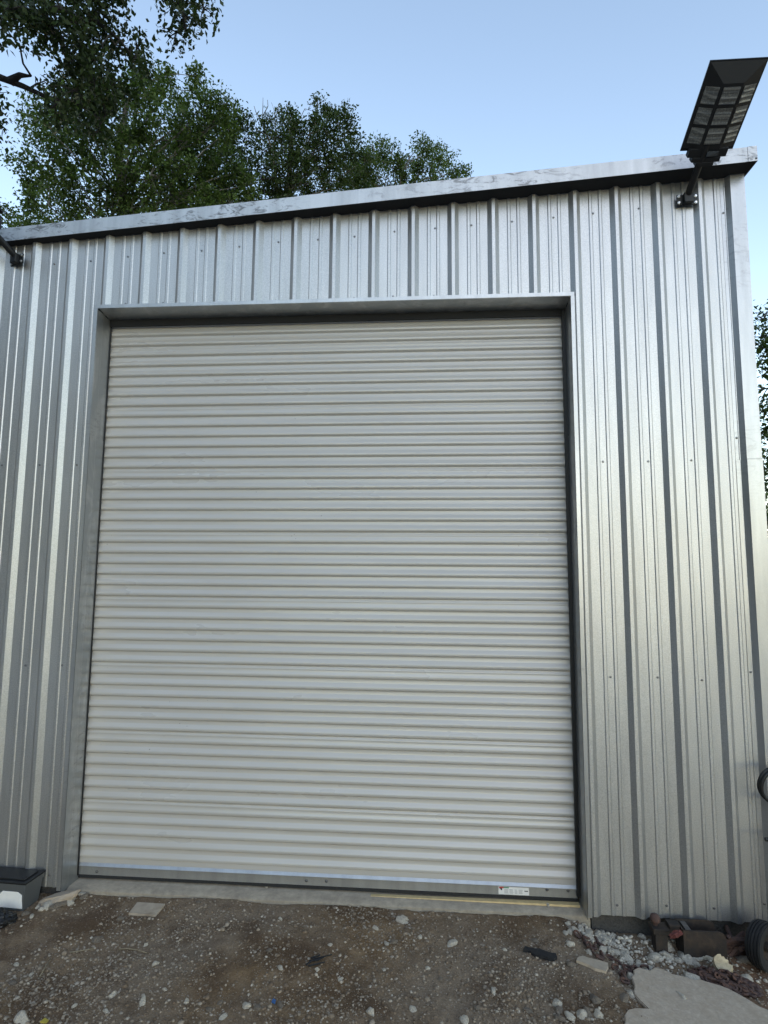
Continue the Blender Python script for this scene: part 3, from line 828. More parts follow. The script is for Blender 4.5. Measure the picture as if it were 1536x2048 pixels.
# ------------------------------------------------------------------ stones and gravel
ICO_V = []; t_ = (1 + 5 ** .5) / 2
for a, b in ((-1, t_), (1, t_), (-1, -t_), (1, -t_)): ICO_V.append((a, b, 0))
for a, b in ((-1, t_), (1, t_), (-1, -t_), (1, -t_)): ICO_V.append((0, a, b))
for a, b in ((t_, -1), (t_, 1), (-t_, -1), (-t_, 1)): ICO_V.append((a, 0, b))
ICO_V = np.array(ICO_V) / np.linalg.norm(ICO_V[0])
ICO_F = np.array([(0,11,5),(0,5,1),(0,1,7),(0,7,10),(0,10,11),(1,5,9),(5,11,4),(11,10,2),(10,7,6),(7,1,8),(3,9,4),(3,4,2),(3,2,6),(3,6,8),(3,8,9),(4,9,5),(2,4,11),(6,2,10),(8,6,7),(9,8,1)])
def stone_mesh(seed, sub=3, rough=0.28):
    bm = bmesh.new(); bmesh.ops.create_icosphere(bm, subdivisions=sub, radius=1)
    off = Vector((seed * 3.1, seed * 1.7, seed)); rr = random.Random(seed)
    chips = [(Vector((rr.gauss(0, 1), rr.gauss(0, 1), rr.gauss(0, .8))).normalized(), rr.uniform(.58, .85)) for _ in range(6)]
    for v in bm.verts:
        v.co *= 1 + rough * noise.noise(v.co * 1.0 + off) * 1.8 + 0.12 * noise.noise(v.co * 2.6 + off)
        for d, t in chips:                                     # flat chips
            e = v.co.dot(d) - t
            if e > 0: v.co -= d * e * 0.9
        v.co *= 1 + 0.04 * noise.noise(v.co * 7 + off)
        v.co.x *= 1.18; v.co.z *= 0.72
    me = bpy.data.meshes.new('stone'); bm.to_mesh(me); bm.free()
    me.polygons.foreach_set('use_smooth', [True] * len(me.polygons))
    return me
stones_pale = [stone_mesh(i) for i in range(12)]; stones_tan = [stone_mesh(i + 20) for i in range(3)]
for me in stones_pale: me.materials.append(M['stone'])
for me in stones_tan: me.materials.append(M['stone_warm'])
def on_ground(px, py):
    z = -0.05
    for _ in range(12):
        p = at_z(px, py, z); z = gz(p.x, p.y)
    return Vector((p.x, p.y, z))
def stone(px, py, wpx, label, group, tan=False, zoff=None, zfix=None):
    p = on_ground(px, py) if zfix is None else at_z(px, py, zfix)
    sc = wpx / 2 / FPX * (p - CAM).dot(CF)
    me = random.choice(stones_tan if tan else stones_pale)
    o = link('stone', me, None, p + Vector((0, 0, sc * (0.08 if zfix is None else 0.42))), (random.uniform(-.3, .3), random.uniform(-.3, .3), random.uniform(0, 6.28)))
    o.scale = (sc * random.uniform(.9, 1.15), sc * random.uniform(.75, 1.0), sc * random.uniform(.8, 1.1))
    return tag(o, label, 'stone', group)
heap_l, heap_g = 'white stone in the heap sloping down below the right door jamb', 'white stones heaped by the right jamb'
for px, py, wp in [(1120,1835,22),(1137,1838,16),(1163,1828,26),(1165,1842,24),(1150,1832,18),(1188,1846,18),(1140,1866,18),(1150,1862,26),(1162,1858,22),(1176,1868,24),(1190,1858,26),(1168,1852,20),(1200,1860,22),(1205,1868,22),(1180,1878,24),(1172,1878,22),(1212,1880,24),(1196,1883,20),(1222,1876,20),(1206,1890,24),(1226,1890,22),(1215,1900,20),(1204,1902,26),(1224,1906,24),(1240,1897,22),(1234,1908,20),(1244,1912,26),(1256,1920,32),(1252,1905,22),(1178,1905,18),(1186,1896,14),(1276,1928,22),(1285,1935,20),(1270,1940,20),(1262,1958,30),(1250,1938,20),(1298,1937,16),(1210,1912,18),(1136,1848,16),(1126,1826,18),(1178,1846,22),(1216,1888,20),(1196,1872,22)]:
    stone(px, py, wp * .82, heap_l, heap_g)
for px, py, wp, lb in [(1256,1863,36,'chalky white stone against the dark foundation near the hitch ball'), (1330,1894,34,'large rounded pale stone in front of the rusty drawbar'),
                       (1373,1918,32,'biggest of the pale stones at the foot of the rusty bracket'), (1312,1918,30,'oblong pale stone among gravel between chain and bracket'),
                       (1386,1966,36,'long pale stone at the edge of the broken slab'), (1490,1922,26,'tan rounded stone beside the small tyre'), (1284,1875,18,'small pale stone left of the drawbar coupler')]:
    stone(px, py, wp, lb, 'larger stones by the right wall', tan='tan' in lb)
for px, py, wp in [(1390,1918,24),(1389,1927,22),(1341,1920,18),(1356,1921,18),(1412,1915,28),(1428,1918,20),(1440,1918,18),(1377,1927,16),(1334,1912,24),(1500,1877,22),(1493,1958,24)]:
    stone(px, py, wp, 'pale stone lying between the rusty bracket and the tyre', 'pale stones around the rusty bracket')
LANDMARKS = [(293, 1822, 'flat cardboard square'), (640, 1802, 'red scrap below the threshold'), (640, 1923, 'dark twigs'), (1080, 1910, 'dark rubber strip'), (1185, 1930, 'small tan board'), (1260, 2010, 'edge of the broken slab'), (548, 2005, 'tiny blue scrap'), (90, 2043, 'yellow leaf'), (265, 1904, 'curved pale straw'), (90, 1938, 'straight dry twig'), (860, 1790, 'middle of the wood strip')]
dl, dg = 'pale stone scattered on the brown dirt in front of the door', 'stones scattered on the dirt'
for px, py, wp in [(242,1838,12),(395,1796,14),(397,1806,10),(311,1928,17),(291,1890,10),(195,1880,18),(33,1930,12),(26,1966,14),(225,1992,16),(212,2024,14),(284,2006,17),(373,2004,13),(420,2020,14),(440,2006,12),(445,2036,16),(493,2012,20),(560,1937,14),(516,2016,16),(560,2012,14),(538,1902,13),(634,1940,11),(803,1844,20),(808,1838,18),(773,1888,12),(788,1885,14),(904,1888,20),(840,1875,12),(750,1856,12),(735,1808,10),(855,1937,10),(768,1940,9),(826,2019,16),(742,2026,22),(930,2042,20),(955,2016,14),(986,1983,14),(1055,2022,16),(1068,1882,16),(1114,2008,22),(1119,2018,20),(1119,2038,20),(1166,2032,26),(1140,2036,18),(1198,2030,20),(1248,1998,24),(1262,1990,16),(1190,2000,22),(1175,2028,18),(1130,1866,12),(1142,1890,18),(1143,1930,16),(62,1950,10),(150,2012,12),(105,1985,12),(330,1980,10),(560,1838,8),(660,1890,9),(680,1960,10),(880,1960,12),(1010,1900,10)]:
    lm_ = min(LANDMARKS, key=lambda a: (a[0] - px) ** 2 + ((a[1] - py) * 2) ** 2)[2]
    tan_ = random.random() < .2
    stone(px, py, wp, ('tan' if tan_ else 'pale') + ' stone scattered on the dirt around the ' + lm_, dg, tan=tan_)
stone(45, 2040, 34, 'largest grey angular stone in the gravel beside the yellow leaf', None)
stone(195, 1880, 20, 'reddish brown flat rock on the dirt below the cardboard square', None, tan=True)
stone(533, 1775, 9, 'small upright pebble on the concrete threshold near the door middle', None, zfix=-0.022)
stone(1096, 1812, 9, 'small pebble on the concrete threshold below the yellow wood strip', None, zfix=-0.022)

def scatter(name, label, pts, sizes, mat):
    n = len(pts)
    sc = sizes[:, None] * rng.uniform(.65, 1.2, (n, 3)) * np.array([1, 1, .7])
    an = rng.uniform(0, 6.28, n); ca, sa = np.cos(an), np.sin(an)
    base = ICO_V[None] * (1 + rng.uniform(-.22, .22, (n, 12, 1))) * sc[:, None, :]
    v = np.empty_like(base)
    v[..., 0] = base[..., 0] * ca[:, None] - base[..., 1] * sa[:, None]
    v[..., 1] = base[..., 0] * sa[:, None] + base[..., 1] * ca[:, None]
    v[..., 2] = base[..., 2]
    v += pts[:, None, :]
    f = (ICO_F[None] + (np.arange(n) * 12)[:, None, None]).reshape(-1)
    me = bpy.data.meshes.new(name)
    me.vertices.add(n * 12); me.vertices.foreach_set('co', v.reshape(-1))
    nf = n * 20
    me.loops.add(nf * 3); me.loops.foreach_set('vertex_index', f)
    me.polygons.add(nf); me.polygons.foreach_set('loop_start', np.arange(nf) * 3); me.polygons.foreach_set('loop_total', np.full(nf, 3))
    me.update(); me.validate(); me.materials.append(mat)
    me.polygons.foreach_set('use_smooth', [True] * nf)
    return tag(link(name, me), label, None, None, 'stuff')
gp = []; gs = []
for _ in range(130000):
    x = rng.uniform(-0.2, 4.5); y = rng.uniform(-1.25, 0.03)
    d1 = noise.noise(Vector((x * 1.6 + 3, y * 1.9, 7.0))); d2 = noise.noise(Vector((x * 5, y * 5, 9.0)))
    dens = 0.36 + 0.7 * d1 + 0.45 * d2 + 0.30 * sst(-0.15, -0.75, y) * sst(2.4, 0.8, x)
    heap = sst(0.17, 0.03, abs((x - 3.22) - 0.25 * (-y))) * (1 if y > -0.5 else .3)
    dens += 1.0 * heap
    if x > 3.25: dens += .15
    if rng.random() > dens * 0.62: continue
    r_ = 0.0020 + 0.0068 * rng.random() ** 2.4 + (0.007 * rng.random() ** 1.6 if rng.random() < 0.07 + .25 * heap else 0)
    gp.append((x, y, gz(x, y) + r_ * rng.uniform(-0.25, 0.3))); gs.append(r_)
wp = []; ws = []
path = [on_ground(*a) for a in ((1125, 1832), (1165, 1850), (1200, 1878), (1240, 1905), (1290, 1938), (1340, 1950))]
for _ in range(620):
    k = rng.integers(0, len(path) - 1); p_ = path[k].lerp(path[k + 1], rng.random())
    sd_ = .035 + .02 * k
    x, y = p_.x + rng.normal() * sd_ + .01, p_.y + rng.normal() * sd_ * .8 + .02
    if y > .01: continue
    r_ = .004 + .009 * rng.random() ** 1.8
    wp.append((x, y, gz(x, y) + r_ * (.3 + 1.1 * rng.random() * (k < 4)))); ws.append(r_)
for _ in range(260):
    x, y = rng.uniform(3.3, 4.1), rng.uniform(-.4, 0.0); r_ = .003 + .008 * rng.random() ** 2.2
    if x > 3.75 and rng.random() < .7: continue
    wp.append((x, y, gz(x, y) + r_ * .3)); ws.append(r_)
M['white_gravel'] = plain('white_gravel', (0.58, 0.505, 0.40), 0.9, 0, 0.35, 70, 0.3, 0.002, island=0.45)
scatter('white_gravel', 'white limestone gravel spilled between the door jamb and the broken slab', np.array(wp), np.array(ws), M['white_gravel'])
scatter('gravel', 'loose pale grey gravel spread over the dirt', np.array(gp), np.array(gs), M['gravel'])

# ------------------------------------------------------------------ things on the ground, left side
# clear storage tote with black lid, white paper inside its front
tp = on_ground(46, 1822)
th = R(10)
tx = Vector((-math.cos(th), -math.sin(th) * -0.3, 0)).normalized(); ty = Vector((0.10, 1, 0)).normalized()
tote = empty('storage_tote', tp, 'cloudy clear plastic tote with black lid beside the left wall base', 'tote')
TW, TD, TH = 0.32, 0.100, 0.132
def tq(u, v, h, e=0.0):   # u left along the front, v towards the wall
    return tp + tx * (u - e) + ty * (v) + Vector((0, 0, h))
q = MB()
def shell(q, h0, h1, e0, e1, t=.002):
    a = [tq(-e0, -e0, h0), tq(TW + e0, -e0, h0), tq(TW + e0, TD + e0, h0), tq(-e0, TD + e0, h0)]
    b = [tq(-e1, -e1, h1), tq(TW + e1, -e1, h1), tq(TW + e1, TD + e1, h1), tq(-e1, TD + e1, h1)]
    q.add(a + b, [(0, 1, 5, 4), (1, 2, 6, 5), (2, 3, 7, 6), (3, 0, 4, 7)])
shell(q, 0, TH - .022, 0, .010); shell(q, TH - .022, TH, .014, .016)
q.add([tq(0, 0, 0.001), tq(TW, 0, 0.001), tq(TW, TD, 0.001), tq(0, TD, 0.001)], [(0, 1, 2, 3)])
q.add([tq(-.010, -.010, TH-.022), tq(TW+.010, -.010, TH-.022), tq(TW+.010, TD+.010, TH-.022), tq(-.010, TD+.010, TH-.022), tq(-.014, -.014, TH-.022), tq(TW+.014, -.014, TH-.022), tq(TW+.014, TD+.014, TH-.022), tq(-.014, TD+.014, TH-.022)],
      [(0,1,5,4),(1,2,6,5),(2,3,7,6),(3,0,4,7)])
q.build('body', M['clear'], tote)
q = MB()
def slab_(e, h0, h1): q.hexa([tq(-e, -e, h0), tq(TW + e, -e, h0), tq(TW + e, TD + e, h0), tq(-e, TD + e, h0), tq(-e, -e, h1), tq(TW + e, -e, h1), tq(TW + e, TD + e, h1), tq(-e, TD + e, h1)])
slab_(.019, TH + .001, TH + .010); slab_(-.004, TH + .010, TH + .017)
q.build('lid', M['lid'] if 'lid' in M else M['black'], tote, bevel=.003)
q = MB()
fr = [tq(u, -.003 - h * .075, h) for u, h in ((.004, .012), (.135, .012), (.135, .075), (.112, .094), (.03, .094), (.006, .080))]
q.prism(fr, ty * .0015); q.build('white_paper', M['paper'], tote)
q = MB()
for i in range(9):
    q.box(tuple(tq(.05 + .028 * i, .05, .004) - Vector((.010, .02, 0))), tuple(tq(.05 + .028 * i, .05, .03 + .03 * random.random()) + Vector((.010, .02, 0))))
q.build('contents', M['rubber'], tote)
# concrete lump
bm = bmesh.new(); bmesh.ops.create_icosphere(bm, subdivisions=3, radius=1)
for v in bm.verts:
    v.co *= 1 + .35 * noise.noise(v.co * 1.3 + Vector((4, 4, 4))) + .12 * noise.noise(v.co * 4)
    v.co.z = max(min(v.co.z, .55), -.6)
me = bpy.data.meshes.new('concrete_lump'); bm.to_mesh(me); bm.free(); me.materials.append(M['slabpiece'])
p = on_ground(112, 1808)
o = link('concrete_lump', me, None, p + Vector((0, .015, .018)), (R(-8), R(-10), R(14))); o.scale = (.098, .038, .034)
tag(o, 'long broken lump of pale concrete beside the storage tote', 'concrete')
for px, py, wp in [(124,1784,20),(136,1781,16),(76,1815,12),(83,1820,14),(53,1828,14),(64,1833,12),(98,1813,22),(111,1815,20),(124,1810,22),(106,1818,18),(140,1808,18),(163,1790,14),(178,1788,16),(180,1783,12),(145,1800,14),(168,1794,14)]:
    stone(px, py, wp, 'pale stone gathered around the concrete lump by the tote', 'stones around the concrete lump', tan=random.random() < .3)
# crumpled black plastic at the left edge
bm = bmesh.new(); bmesh.ops.create_icosphere(bm, subdivisions=4, radius=1)
for v in bm.verts:
    v.co *= 1 + .35 * noise.noise(v.co * 1.6 + Vector((9, 2, 4))) + .22 * noise.noise(v.co * 4 + Vector((1, 2, 4))) + .12 * noise.noise(v.co * 9)
    v.co.z = max(v.co.z, -.5)
me = bpy.data.meshes.new('plastic_sheet'); bm.to_mesh(me); bm.free(); me.materials.append(M['black'])
p = on_ground(-8, 1850)
o = link('plastic_sheet', me, None, p + Vector((0, 0, .018)), (0, 0, R(25))); o.scale = (.080, .055, .040)
tag(o, 'crumpled black plastic lying in front of the storage tote', 'plastic')

def ground_plate(name, pxs, mat, label, cat, t=.006, lift=.004, jag=0, warp=0.003, group=None):
    ps = [on_ground(*q_) for q_ in pxs]
    c = sum(ps, Vector()) / len(ps)
    # plane through the points (least squares)
    A = np.array([[p.x - c.x, p.y - c.y, 1] for p in ps]); zz = np.array([p.z for p in ps])
    co = np.linalg.lstsq(A, zz, rcond=None)[0]
    ring = []
    for a, b in zip(ps, ps[1:] + ps[:1]):
        n = max(1, int((b - a).length / (jag or 9)))
        for i in range(n):
            p = a.lerp(b, i / n)
            if jag and i: p += Vector((rng.normal(), rng.normal(), 0)) * jag * .22
            ring.append(p)
    def zf(p): return co[0] * (p.x - c.x) + co[1] * (p.y - c.y) + co[2] + lift + warp * noise.noise(Vector((p.x * 9, p.y * 9, 5)))
    bm = bmesh.new()
    top = [bm.verts.new((p.x, p.y, zf(p) + t)) for p in ring]
    f = bm.faces.new(top)
    r_ = bmesh.ops.extrude_face_region(bm, geom=[f])
    for v in r_['geom']:
        if isinstance(v, bmesh.types.BMVert): v.co.z -= t + lift
    bmesh.ops.recalc_face_normals(bm, faces=bm.faces)
    es = [e for e in bm.edges if len(e.link_faces) == 2 and e.calc_face_angle(0) > 0.7 and abs(e.verts[0].co.z - e.verts[1].co.z) < t * .6]
    bmesh.ops.bevel(bm, geom=es, offset=t * .25, segments=2, affect='EDGES', clamp_overlap=True)
    me = bpy.data.meshes.new(name); bm.to_mesh(me); bm.free(); me.materials.append(mat)
    return tag(link(name, me), label, cat, group)
ground_plate('cardboard_piece', [(257, 1831), (275, 1808), (330, 1813), (311, 1834)], M['card'], 'flat grey cardboard square lying on the dirt near the threshold', 'cardboard', t=.003, lift=.008)
ground_plate('red_scrap', [(629, 1805), (629, 1797), (652, 1799), (651, 1806)], M['red'], 'small red plastic scrap at the foot of the threshold', 'scrap', t=.006, lift=.004)
ground_plate('blue_scrap', [(543, 2006), (546, 2000), (552, 2003), (550, 2009)], M['blue'], 'tiny blue plastic scrap among the gravel', 'scrap', t=.003, lift=.003)
ground_plate('rubber_strip', [(1046, 1905), (1050, 1897), (1112, 1913), (1108, 1924), (1080, 1918)], M['rubber'], 'dark grey rubber strip half sunk in the dirt', 'scrap', t=.006, lift=.007, jag=.02)
ground_plate('tan_board', [(1153, 1928), (1166, 1914), (1216, 1934), (1212, 1948), (1190, 1942)], M['card'], 'small tan board lying beside the rusty chain', 'board', t=.006, lift=.007, jag=.03)
ground_plate('broken_slab', [(1267, 1990), (1268, 1962), (1278, 1953), (1300, 1960), (1310, 1951), (1345, 1965), (1400, 1972), (1440, 1982), (1480, 2000), (1520, 2022), (1600, 2050), (1600, 2200), (1240, 2200), (1250, 2050), (1256, 2022), (1295, 2022), (1280, 2008)],
             M['slabpiece'], 'large flat broken slab of pale concrete in the gravel', 'slab', t=.016, lift=.010, jag=.03, warp=0)
ground_plate('yellow_leaf', [(80, 2046), (90, 2039), (97, 2043), (90, 2050)], M['yleaf'], 'small yellow leaf fallen on the gravel', 'leaf', t=.001, lift=.006)
stone(1363, 1998, 20, 'pale stone sitting alone on top of the broken slab', None, zfix=on_ground(1363, 1996).z + .026)
def sticks(name, paths, rad, mat, label, cat):
    q = MB()
    for pth in paths:
        ps = [on_ground(*a) + Vector((0, 0, rad * 1.6 + .002)) for a in pth]
        q.tube(ps, [rad * (1 - .5 * i / len(ps)) for i in range(len(ps))], 5)
    return tag(q.build(name, mat, smooth='all'), label, cat)
sticks('twig', [[(80, 1956), (90, 1938), (101, 1920)]], .003, M['twig'], 'straight dry twig slanting over the coarse gravel', 'twig')
sticks('twig', [[(238, 1901), (255, 1900), (275, 1903), (294, 1909)]], .003, M['twig'], 'curved pale straw on the dirt below the cardboard square', 'twig')
sticks('twig', [[(140, 1908), (165, 1904), (188, 1900)]], .003, M['twig'], 'thin brown twig near the reddish rock', 'twig')
sticks('dark_twigs', [[(612, 1934), (628, 1922), (664, 1913)], [(618, 1926), (636, 1924), (648, 1918)], [(616, 1936), (634, 1932), (650, 1928)], [(622, 1920), (640, 1914)]], .004, M['rubber'], 'bunch of dark twigs pressed into the dirt', 'twigs')
q = MB(); q.hexa([(2.10, .100, -.0215), (3.186, .090, -.0215), (3.186, .124, -.0215), (2.10, .124, -.0215), (2.10, .101, -.0195), (3.186, .091, -.0105), (3.186, .122, -.0105), (2.10, .122, -.0195)])
tag(q.build('wood_strip', M['wood'], bevel=.001), 'yellow wood strip wedged under the right end of the roll-up door', 'wood strip')
p = on_ground(1176, 1847)
q = MB(); q.lathe((0, 0, 0), (0.1, -1, .5), [(.0105, 0), (.0115, .012), (.0075, .0125), (.0065, .002)], 14, cap=False)
q.lathe((0, 0, 0), (0.1, -1, .5), [(.0068, 0), (.0068, .001)], 14)
o = q.build('pipe_fitting', [M['paper']], smooth=True); o.location = p + Vector((0, 0, .012)); tag(o, 'small white ring-shaped pipe fitting on the stone heap', 'fitting')

# ------------------------------------------------------------------ right side: drawbar, bracket, chains, wheel
def dz(px, py, lift=0.0):
    p = on_ground(px, py); return p + Vector((0, 0, lift))
# rusty channel bracket: two rounded plates joined by a web and a strap
fx0, fx1 = at_y(1366, 1860, -.13), at_y(1454, 1905, -.13)
X0, X1 = fx0.x, fx1.x
gB = gz((X0 + X1) / 2, -.1) - .004
ZT = fx0.z
br = empty('steel_bracket', ((X0 + X1) / 2, -.09, gB), 'dark rusty steel channel bracket lying against the wall base', 'bracket')
def plate_out(y, z0, z1, x0, x1, r_=.035):
    pts = [(x0, y, z0)]
    for i in range(6):
        a = R(-90 + 18 * i); pts.append((x1 - r_ + r_ * math.cos(a), y, z0 + r_ + r_ * math.sin(a)))
    for i in range(6):
        a = R(18 * i); pts.append((x1 - r_ + r_ * math.cos(a), y, z1 - r_ + r_ * math.sin(a)))
    pts.append((x0, y, z1)); return pts
q = MB(); q.prism(plate_out(-.133, gB, ZT, X0, X1), (0, .006, 0)); q.build('side_plate', M['rust_dark'], br)
q = MB(); q.prism(plate_out(-.050, gB, ZT + .004, X0 - .002, X1 - .012), (0, .006, 0)); q.build('side_plate', M['rust_dark'], br)
q = MB(); q.box((X0, -.1268, gB), (X0 + .006, -.0502, ZT - .001)); q.build('web', M['rust_dark'], br)
q = MB(); q.hexa([(X0 + .018, -.1265, ZT - .012), (X0 + .042, -.1265, ZT - .012), (X0 + .042, -.0505, ZT - .012), (X0 + .018, -.0505, ZT - .012), (X0 + .018, -.1265, ZT - .005), (X0 + .042, -.1265, ZT - .005), (X0 + .042, -.0505, ZT - .003), (X0 + .018, -.0505, ZT - .003)]); q.build('strap', M['steelgrey'] if 'steelgrey' in M else M['bar'], br)
# hitch ball mount
hb = at_y(1310, 1837, -.075)
hm = empty('hitch_mount', (hb.x, hb.y, gz(hb.x, hb.y)), 'rusty trailer hitch ball mount lying left of the steel bracket', 'hitch')
q = MB(); prof = [(.010, -.030), (.011, -.020)] + [(.024 * math.sin(R(a)), -.024 * math.cos(R(a))) for a in range(28, 180, 19)] + [(.004, .0238)]
q.lathe(hb, (0, 0, 1), prof, 18); q.build('ball', M['rust'], hm, smooth=True)
q = MB(); g0 = gz(hb.x, hb.y) - .004
q.box((hb.x - .022, hb.y - .035, hb.z - .055), (hb.x + .055, hb.y + .03, hb.z - .029)); q.box((hb.x - .012, hb.y - .030, g0), (hb.x + .045, hb.y + .025, hb.z - .0555)); q.build('base', M['rust_dark'], hm, bevel=.004)
q = MB(); q.box((hb.x + .0555, hb.y - .028, hb.z - .050), (X0 - .002, hb.y + .024, hb.z - .012)); q.build('shank', M['rust_dark'], hm, bevel=.003)
# red rag
bm = bmesh.new(); bmesh.ops.create_icosphere(bm, subdivisions=3, radius=1)
for v in bm.verts: v.co *= 1 + .4 * noise.noise(v.co * 2 + Vector((3, 8, 1))) + .2 * noise.noise(v.co * 5)
me = bpy.data.meshes.new('red_rag'); bm.to_mesh(me); bm.free(); me.materials.append(M['redrag'])
p = at_y(1352, 1868, -.155)
o = link('red_rag', me, None, p, (0, R(-25), 0)); o.scale = (.030, .014, .013); tag(o, 'faded red rag tucked between hitch mount and bracket', 'rag')
p = on_ground(1345, 1886)
# chain links
def link_mesh(L=.044, W=.028, r_=.0052):
    pts = []
    for i in range(16):
        a = 2 * math.pi * i / 16
        x = (W / 2 - r_) * math.cos(a); y = (W / 2 - r_) * math.sin(a)
        y += math.copysign((L - W) / 2, y) if abs(y) > 1e-6 else 0
        pts.append((x, y, 0))
    q = MB(); q.tube(pts, r_, 6, closed=True); return q.mesh('chain_link', M['rust'], smooth='all')
clink = link_mesh()
def chain_obj(name, label, base, items, group=None):
    root = empty(name, base, label, 'chain', group)
    for pos, quat in items:
        o = bpy.data.objects.new('chain_link', clink); COL.objects.link(o); o.parent = root
        o.location = pos - Vector(base); o.rotation_mode = 'QUATERNION'; o.rotation_quaternion = quat
    return root
def run(pxs, jitter=.006, step=.030):
    ps = [on_ground(*a) for a in pxs]; out = []; tw = 0
    for a, b in zip(ps, ps[1:]):
        n = max(1, int((b - a).length / step)); d = (b - a).normalized()
        for i in range(n):
            p = a.lerp(b, i / n); p += Vector((rng.normal() * jitter, rng.normal() * jitter, 0)); p.z = gz(p.x, p.y) + .010 + abs(rng.normal()) * .004
            y = d; up = Vector((0, 0, 1)); z = up if tw % 2 == 0 else d.cross(up)
            x = y.cross(z).normalized(); z = x.cross(y)
            qn = Matrix((x, y, z)).transposed().to_quaternion()
            qn.rotate(Matrix.Rotation(rng.normal() * .3, 3, 'Z')); qn.rotate(Matrix.Rotation(rng.normal() * .25, 3, 'X'))
            out.append((p, qn)); tw += 1
    return out
it = run([(1153, 1876), (1170, 1888), (1182, 1905), (1200, 1920), (1225, 1935), (1250, 1944), (1275, 1950), (1300, 1955)]) + run([(1175, 1882), (1192, 1886), (1200, 1896), (1190, 1902), (1205, 1915), (1222, 1930)]) \
   + run([(1225, 1923), (1250, 1940), (1275, 1943), (1305, 1938)]) + run([(1245, 1953), (1255, 1970), (1268, 1980)]) + run([(1320, 1948), (1345, 1962)])
chain_obj('rusty_chain', 'rusty chain running down the stone heap to the broken slab', on_ground(1200, 1920), it)
hc = on_ground(1450, 1970); items = []
for i in range(190):
    a = rng.uniform(0, 6.28); r_ = math.sqrt(rng.random())
    x = hc.x + .118 * r_ * math.cos(a) + .03 * math.sin(a) * 0; y = hc.y + .058 * r_ * math.sin(a) - .10 * r_ * math.cos(a) * .45
    h = .045 * (1 - r_ ** 1.6) * rng.random()
    ax_ = R(-35) + rng.normal() * .5
    yv = Vector((math.cos(ax_), math.sin(ax_), rng.normal() * .2)).normalized(); zv = Vector((rng.normal() * .8, rng.normal() * .8, 1)).normalized()
    xv = yv.cross(zv).normalized(); zv = xv.cross(yv)
    items.append((Vector((x, y, gz(x, y) + .009 + h)), Matrix((xv, yv, zv)).transposed().to_quaternion()))
chain_obj('rusty_chain', 'heaped pile of dark red rusty chain beside the small tyre', hc, items)
# cream round cap on the chain heap
p = on_ground(1447, 1950)
bm = bmesh.new(); bmesh.ops.create_cone(bm, cap_ends=True, segments=28, radius1=.040, radius2=.036, depth=.020)
bmesh.ops.subdivide_edges(bm, edges=bm.edges, cuts=1, use_grid_fill=True)
for v in bm.verts:
    a = math.atan2(v.co.y, v.co.x)
    if 0.3 < a < 1.9: v.co *= .74 + .08 * math.sin(a * 9)
    v.co *= 1 + .06 * noise.noise(v.co * 60)
me = bpy.data.meshes.new('wood_disc'); bm.to_mesh(me); bm.free(); me.materials.append(M['cream'])
o = link('wood_disc', me, None, p + Vector((.0, .0, .045)), (R(38), R(8), R(-25))); tag(o, 'chipped cream coloured disc resting on the chain pile', 'disc')
# scrap between bracket and wheel
q = MB(); p = on_ground(1474, 1912)
for i in range(9):
    a = p + Vector((rng.uniform(-.05, .05), rng.uniform(-.01, .06), .01 + rng.random() * .06)); d = Vector((rng.normal(), rng.normal() * .5, rng.normal() * .4)).normalized() * .055
    q.tube([a - d, a + d * .2 + Vector((0, 0, .01)), a + d], .008 + .006 * rng.random(), 6)
q.box(tuple(p + Vector((-.045, -.005, -.004))), tuple(p + Vector((.05, .055, .03))))
tag(q.build('rusty_scrap', M['rust'], smooth=True), 'tangle of red-brown rusty iron between bracket and tyre', 'scrap iron')
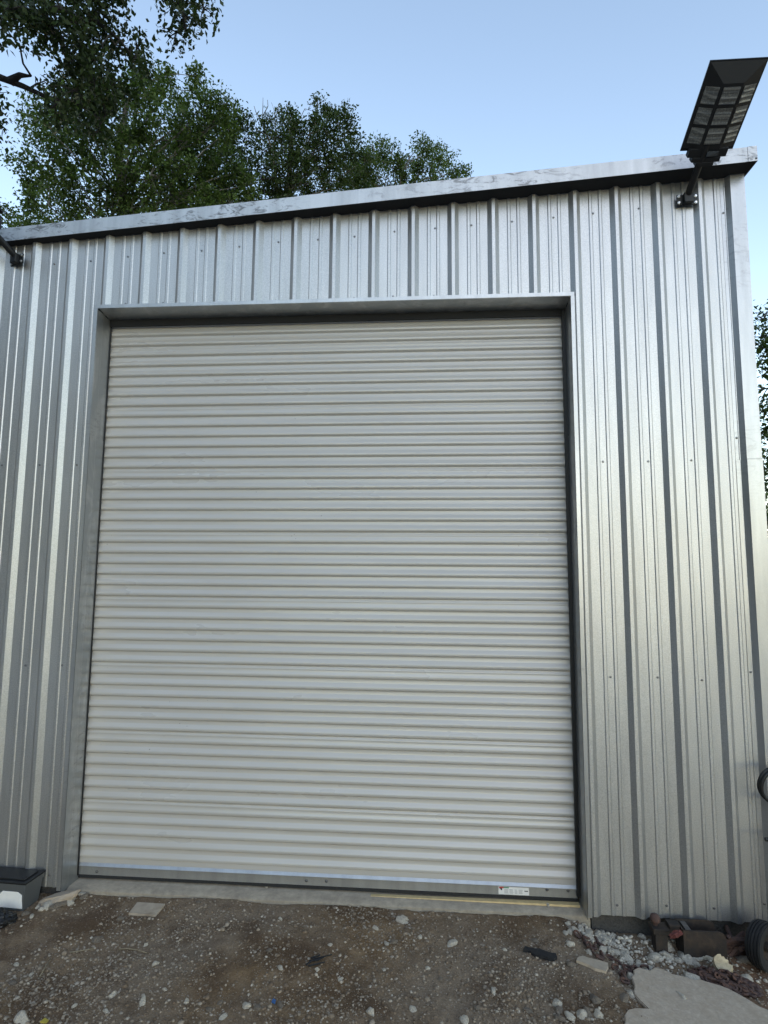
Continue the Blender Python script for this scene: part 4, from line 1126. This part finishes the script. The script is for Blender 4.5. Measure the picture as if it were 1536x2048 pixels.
# wheeled machine mostly beyond the frame: small pneumatic wheel, frame, hose
wc = at_y(1526, 1893, -.16)
wr = .100
wc.z = gz(wc.x, wc.y) + wr - .003
mach = empty('wheeled_machine', (wc.x, wc.y, gz(wc.x, wc.y)), 'machine on a small black pneumatic wheel by the right corner', 'machine')
axw = Vector((.55, -.83, .05)).normalized()
wheel = MB()
prof = [(.060, -.030), (.075, -.039), (.098, -.041), (.109, -.037)]
for k in range(5):
    h = -.031 + .0145 * k; prof += [(.1135 + .004 * (1 - abs(k - 2) / 2) , h), (.1155 + .0025 * (1 - abs(k - 2) / 2), h + .009), (.1105, h + .0095), (.1105, h + .0135)]
prof += [(.109, .040), (.098, .043), (.075, .041), (.060, .030)]
K_ = wr / .118
prof = [(r_ * K_, h * K_) for r_, h in prof]
wheel.lathe(wc, axw, prof, 40, cap=False)
wb = wheel.build('wheel', M['tyre'] if 'tyre' in M else M['rubber'], mach, smooth=True)
q = MB(); q.lathe(wc, axw, [(.050, -.024), (.049, -.010), (.025, -.005), (.019, .025), (.019, .030), (.010, .032), (.010, .039)], 24); q.lathe(wc, axw, [(.054, .023), (.051, .028), (.046, .020), (.025, .0135), (.019, .0135)], 24, cap=False)
q.build('rim', M['rust_dark'], wb, smooth=True)
mx = wc.x + .16
q = MB(); q.box((mx, wc.y - .05, wc.z - .02), (mx + .40, wc.y + .12, wc.z + .05)); q.tube([(mx + .02, wc.y + .04, wc.z + .05), (mx + .02, wc.y + .06, .62), (mx + .10, wc.y + .06, .66), (mx + .36, wc.y + .06, .66), (mx + .38, wc.y + .04, wc.z + .05)], .014, 8)
q.tube([wc - axw * .03, wc + Vector((.2, .02, .02))], .010, 8); q.build('frame', M['black'], mach, smooth=True)
q = MB(); q.box((mx + .05, wc.y - .06, wc.z + .06), (mx + .36, wc.y + .11, .42)); q.build('engine_block', M['black'], mach, bevel=.02)
q = MB(); kc = at_y(1533, 1679, -.10); q.tube([kc + Vector((-.006, 0, 0)), kc + Vector((.02, 0, 0)), (mx + .02, wc.y + .06, kc.z)], [.009, .009, .007], 8); q.build('handle', M['black'], mach, smooth=True)
hcn = at_y(1548, 1570, -.10)
hose = MB()
for k in range(2):
    ps = []
    for i in range(28):
        a = 2 * math.pi * i / 28
        ps.append(hcn + Vector((.070 * math.cos(a) + .004 * k, -.012 * k + .006 * math.sin(a * 2), .078 * math.sin(a) - .006 * k)))
    hose.tube(ps, .0085, 8, closed=True)
ho = hose.build('coiled_hose', M['black'], smooth='all'); tag(ho, 'loop of coiled black hose hanging by the right corner trim', 'hose')
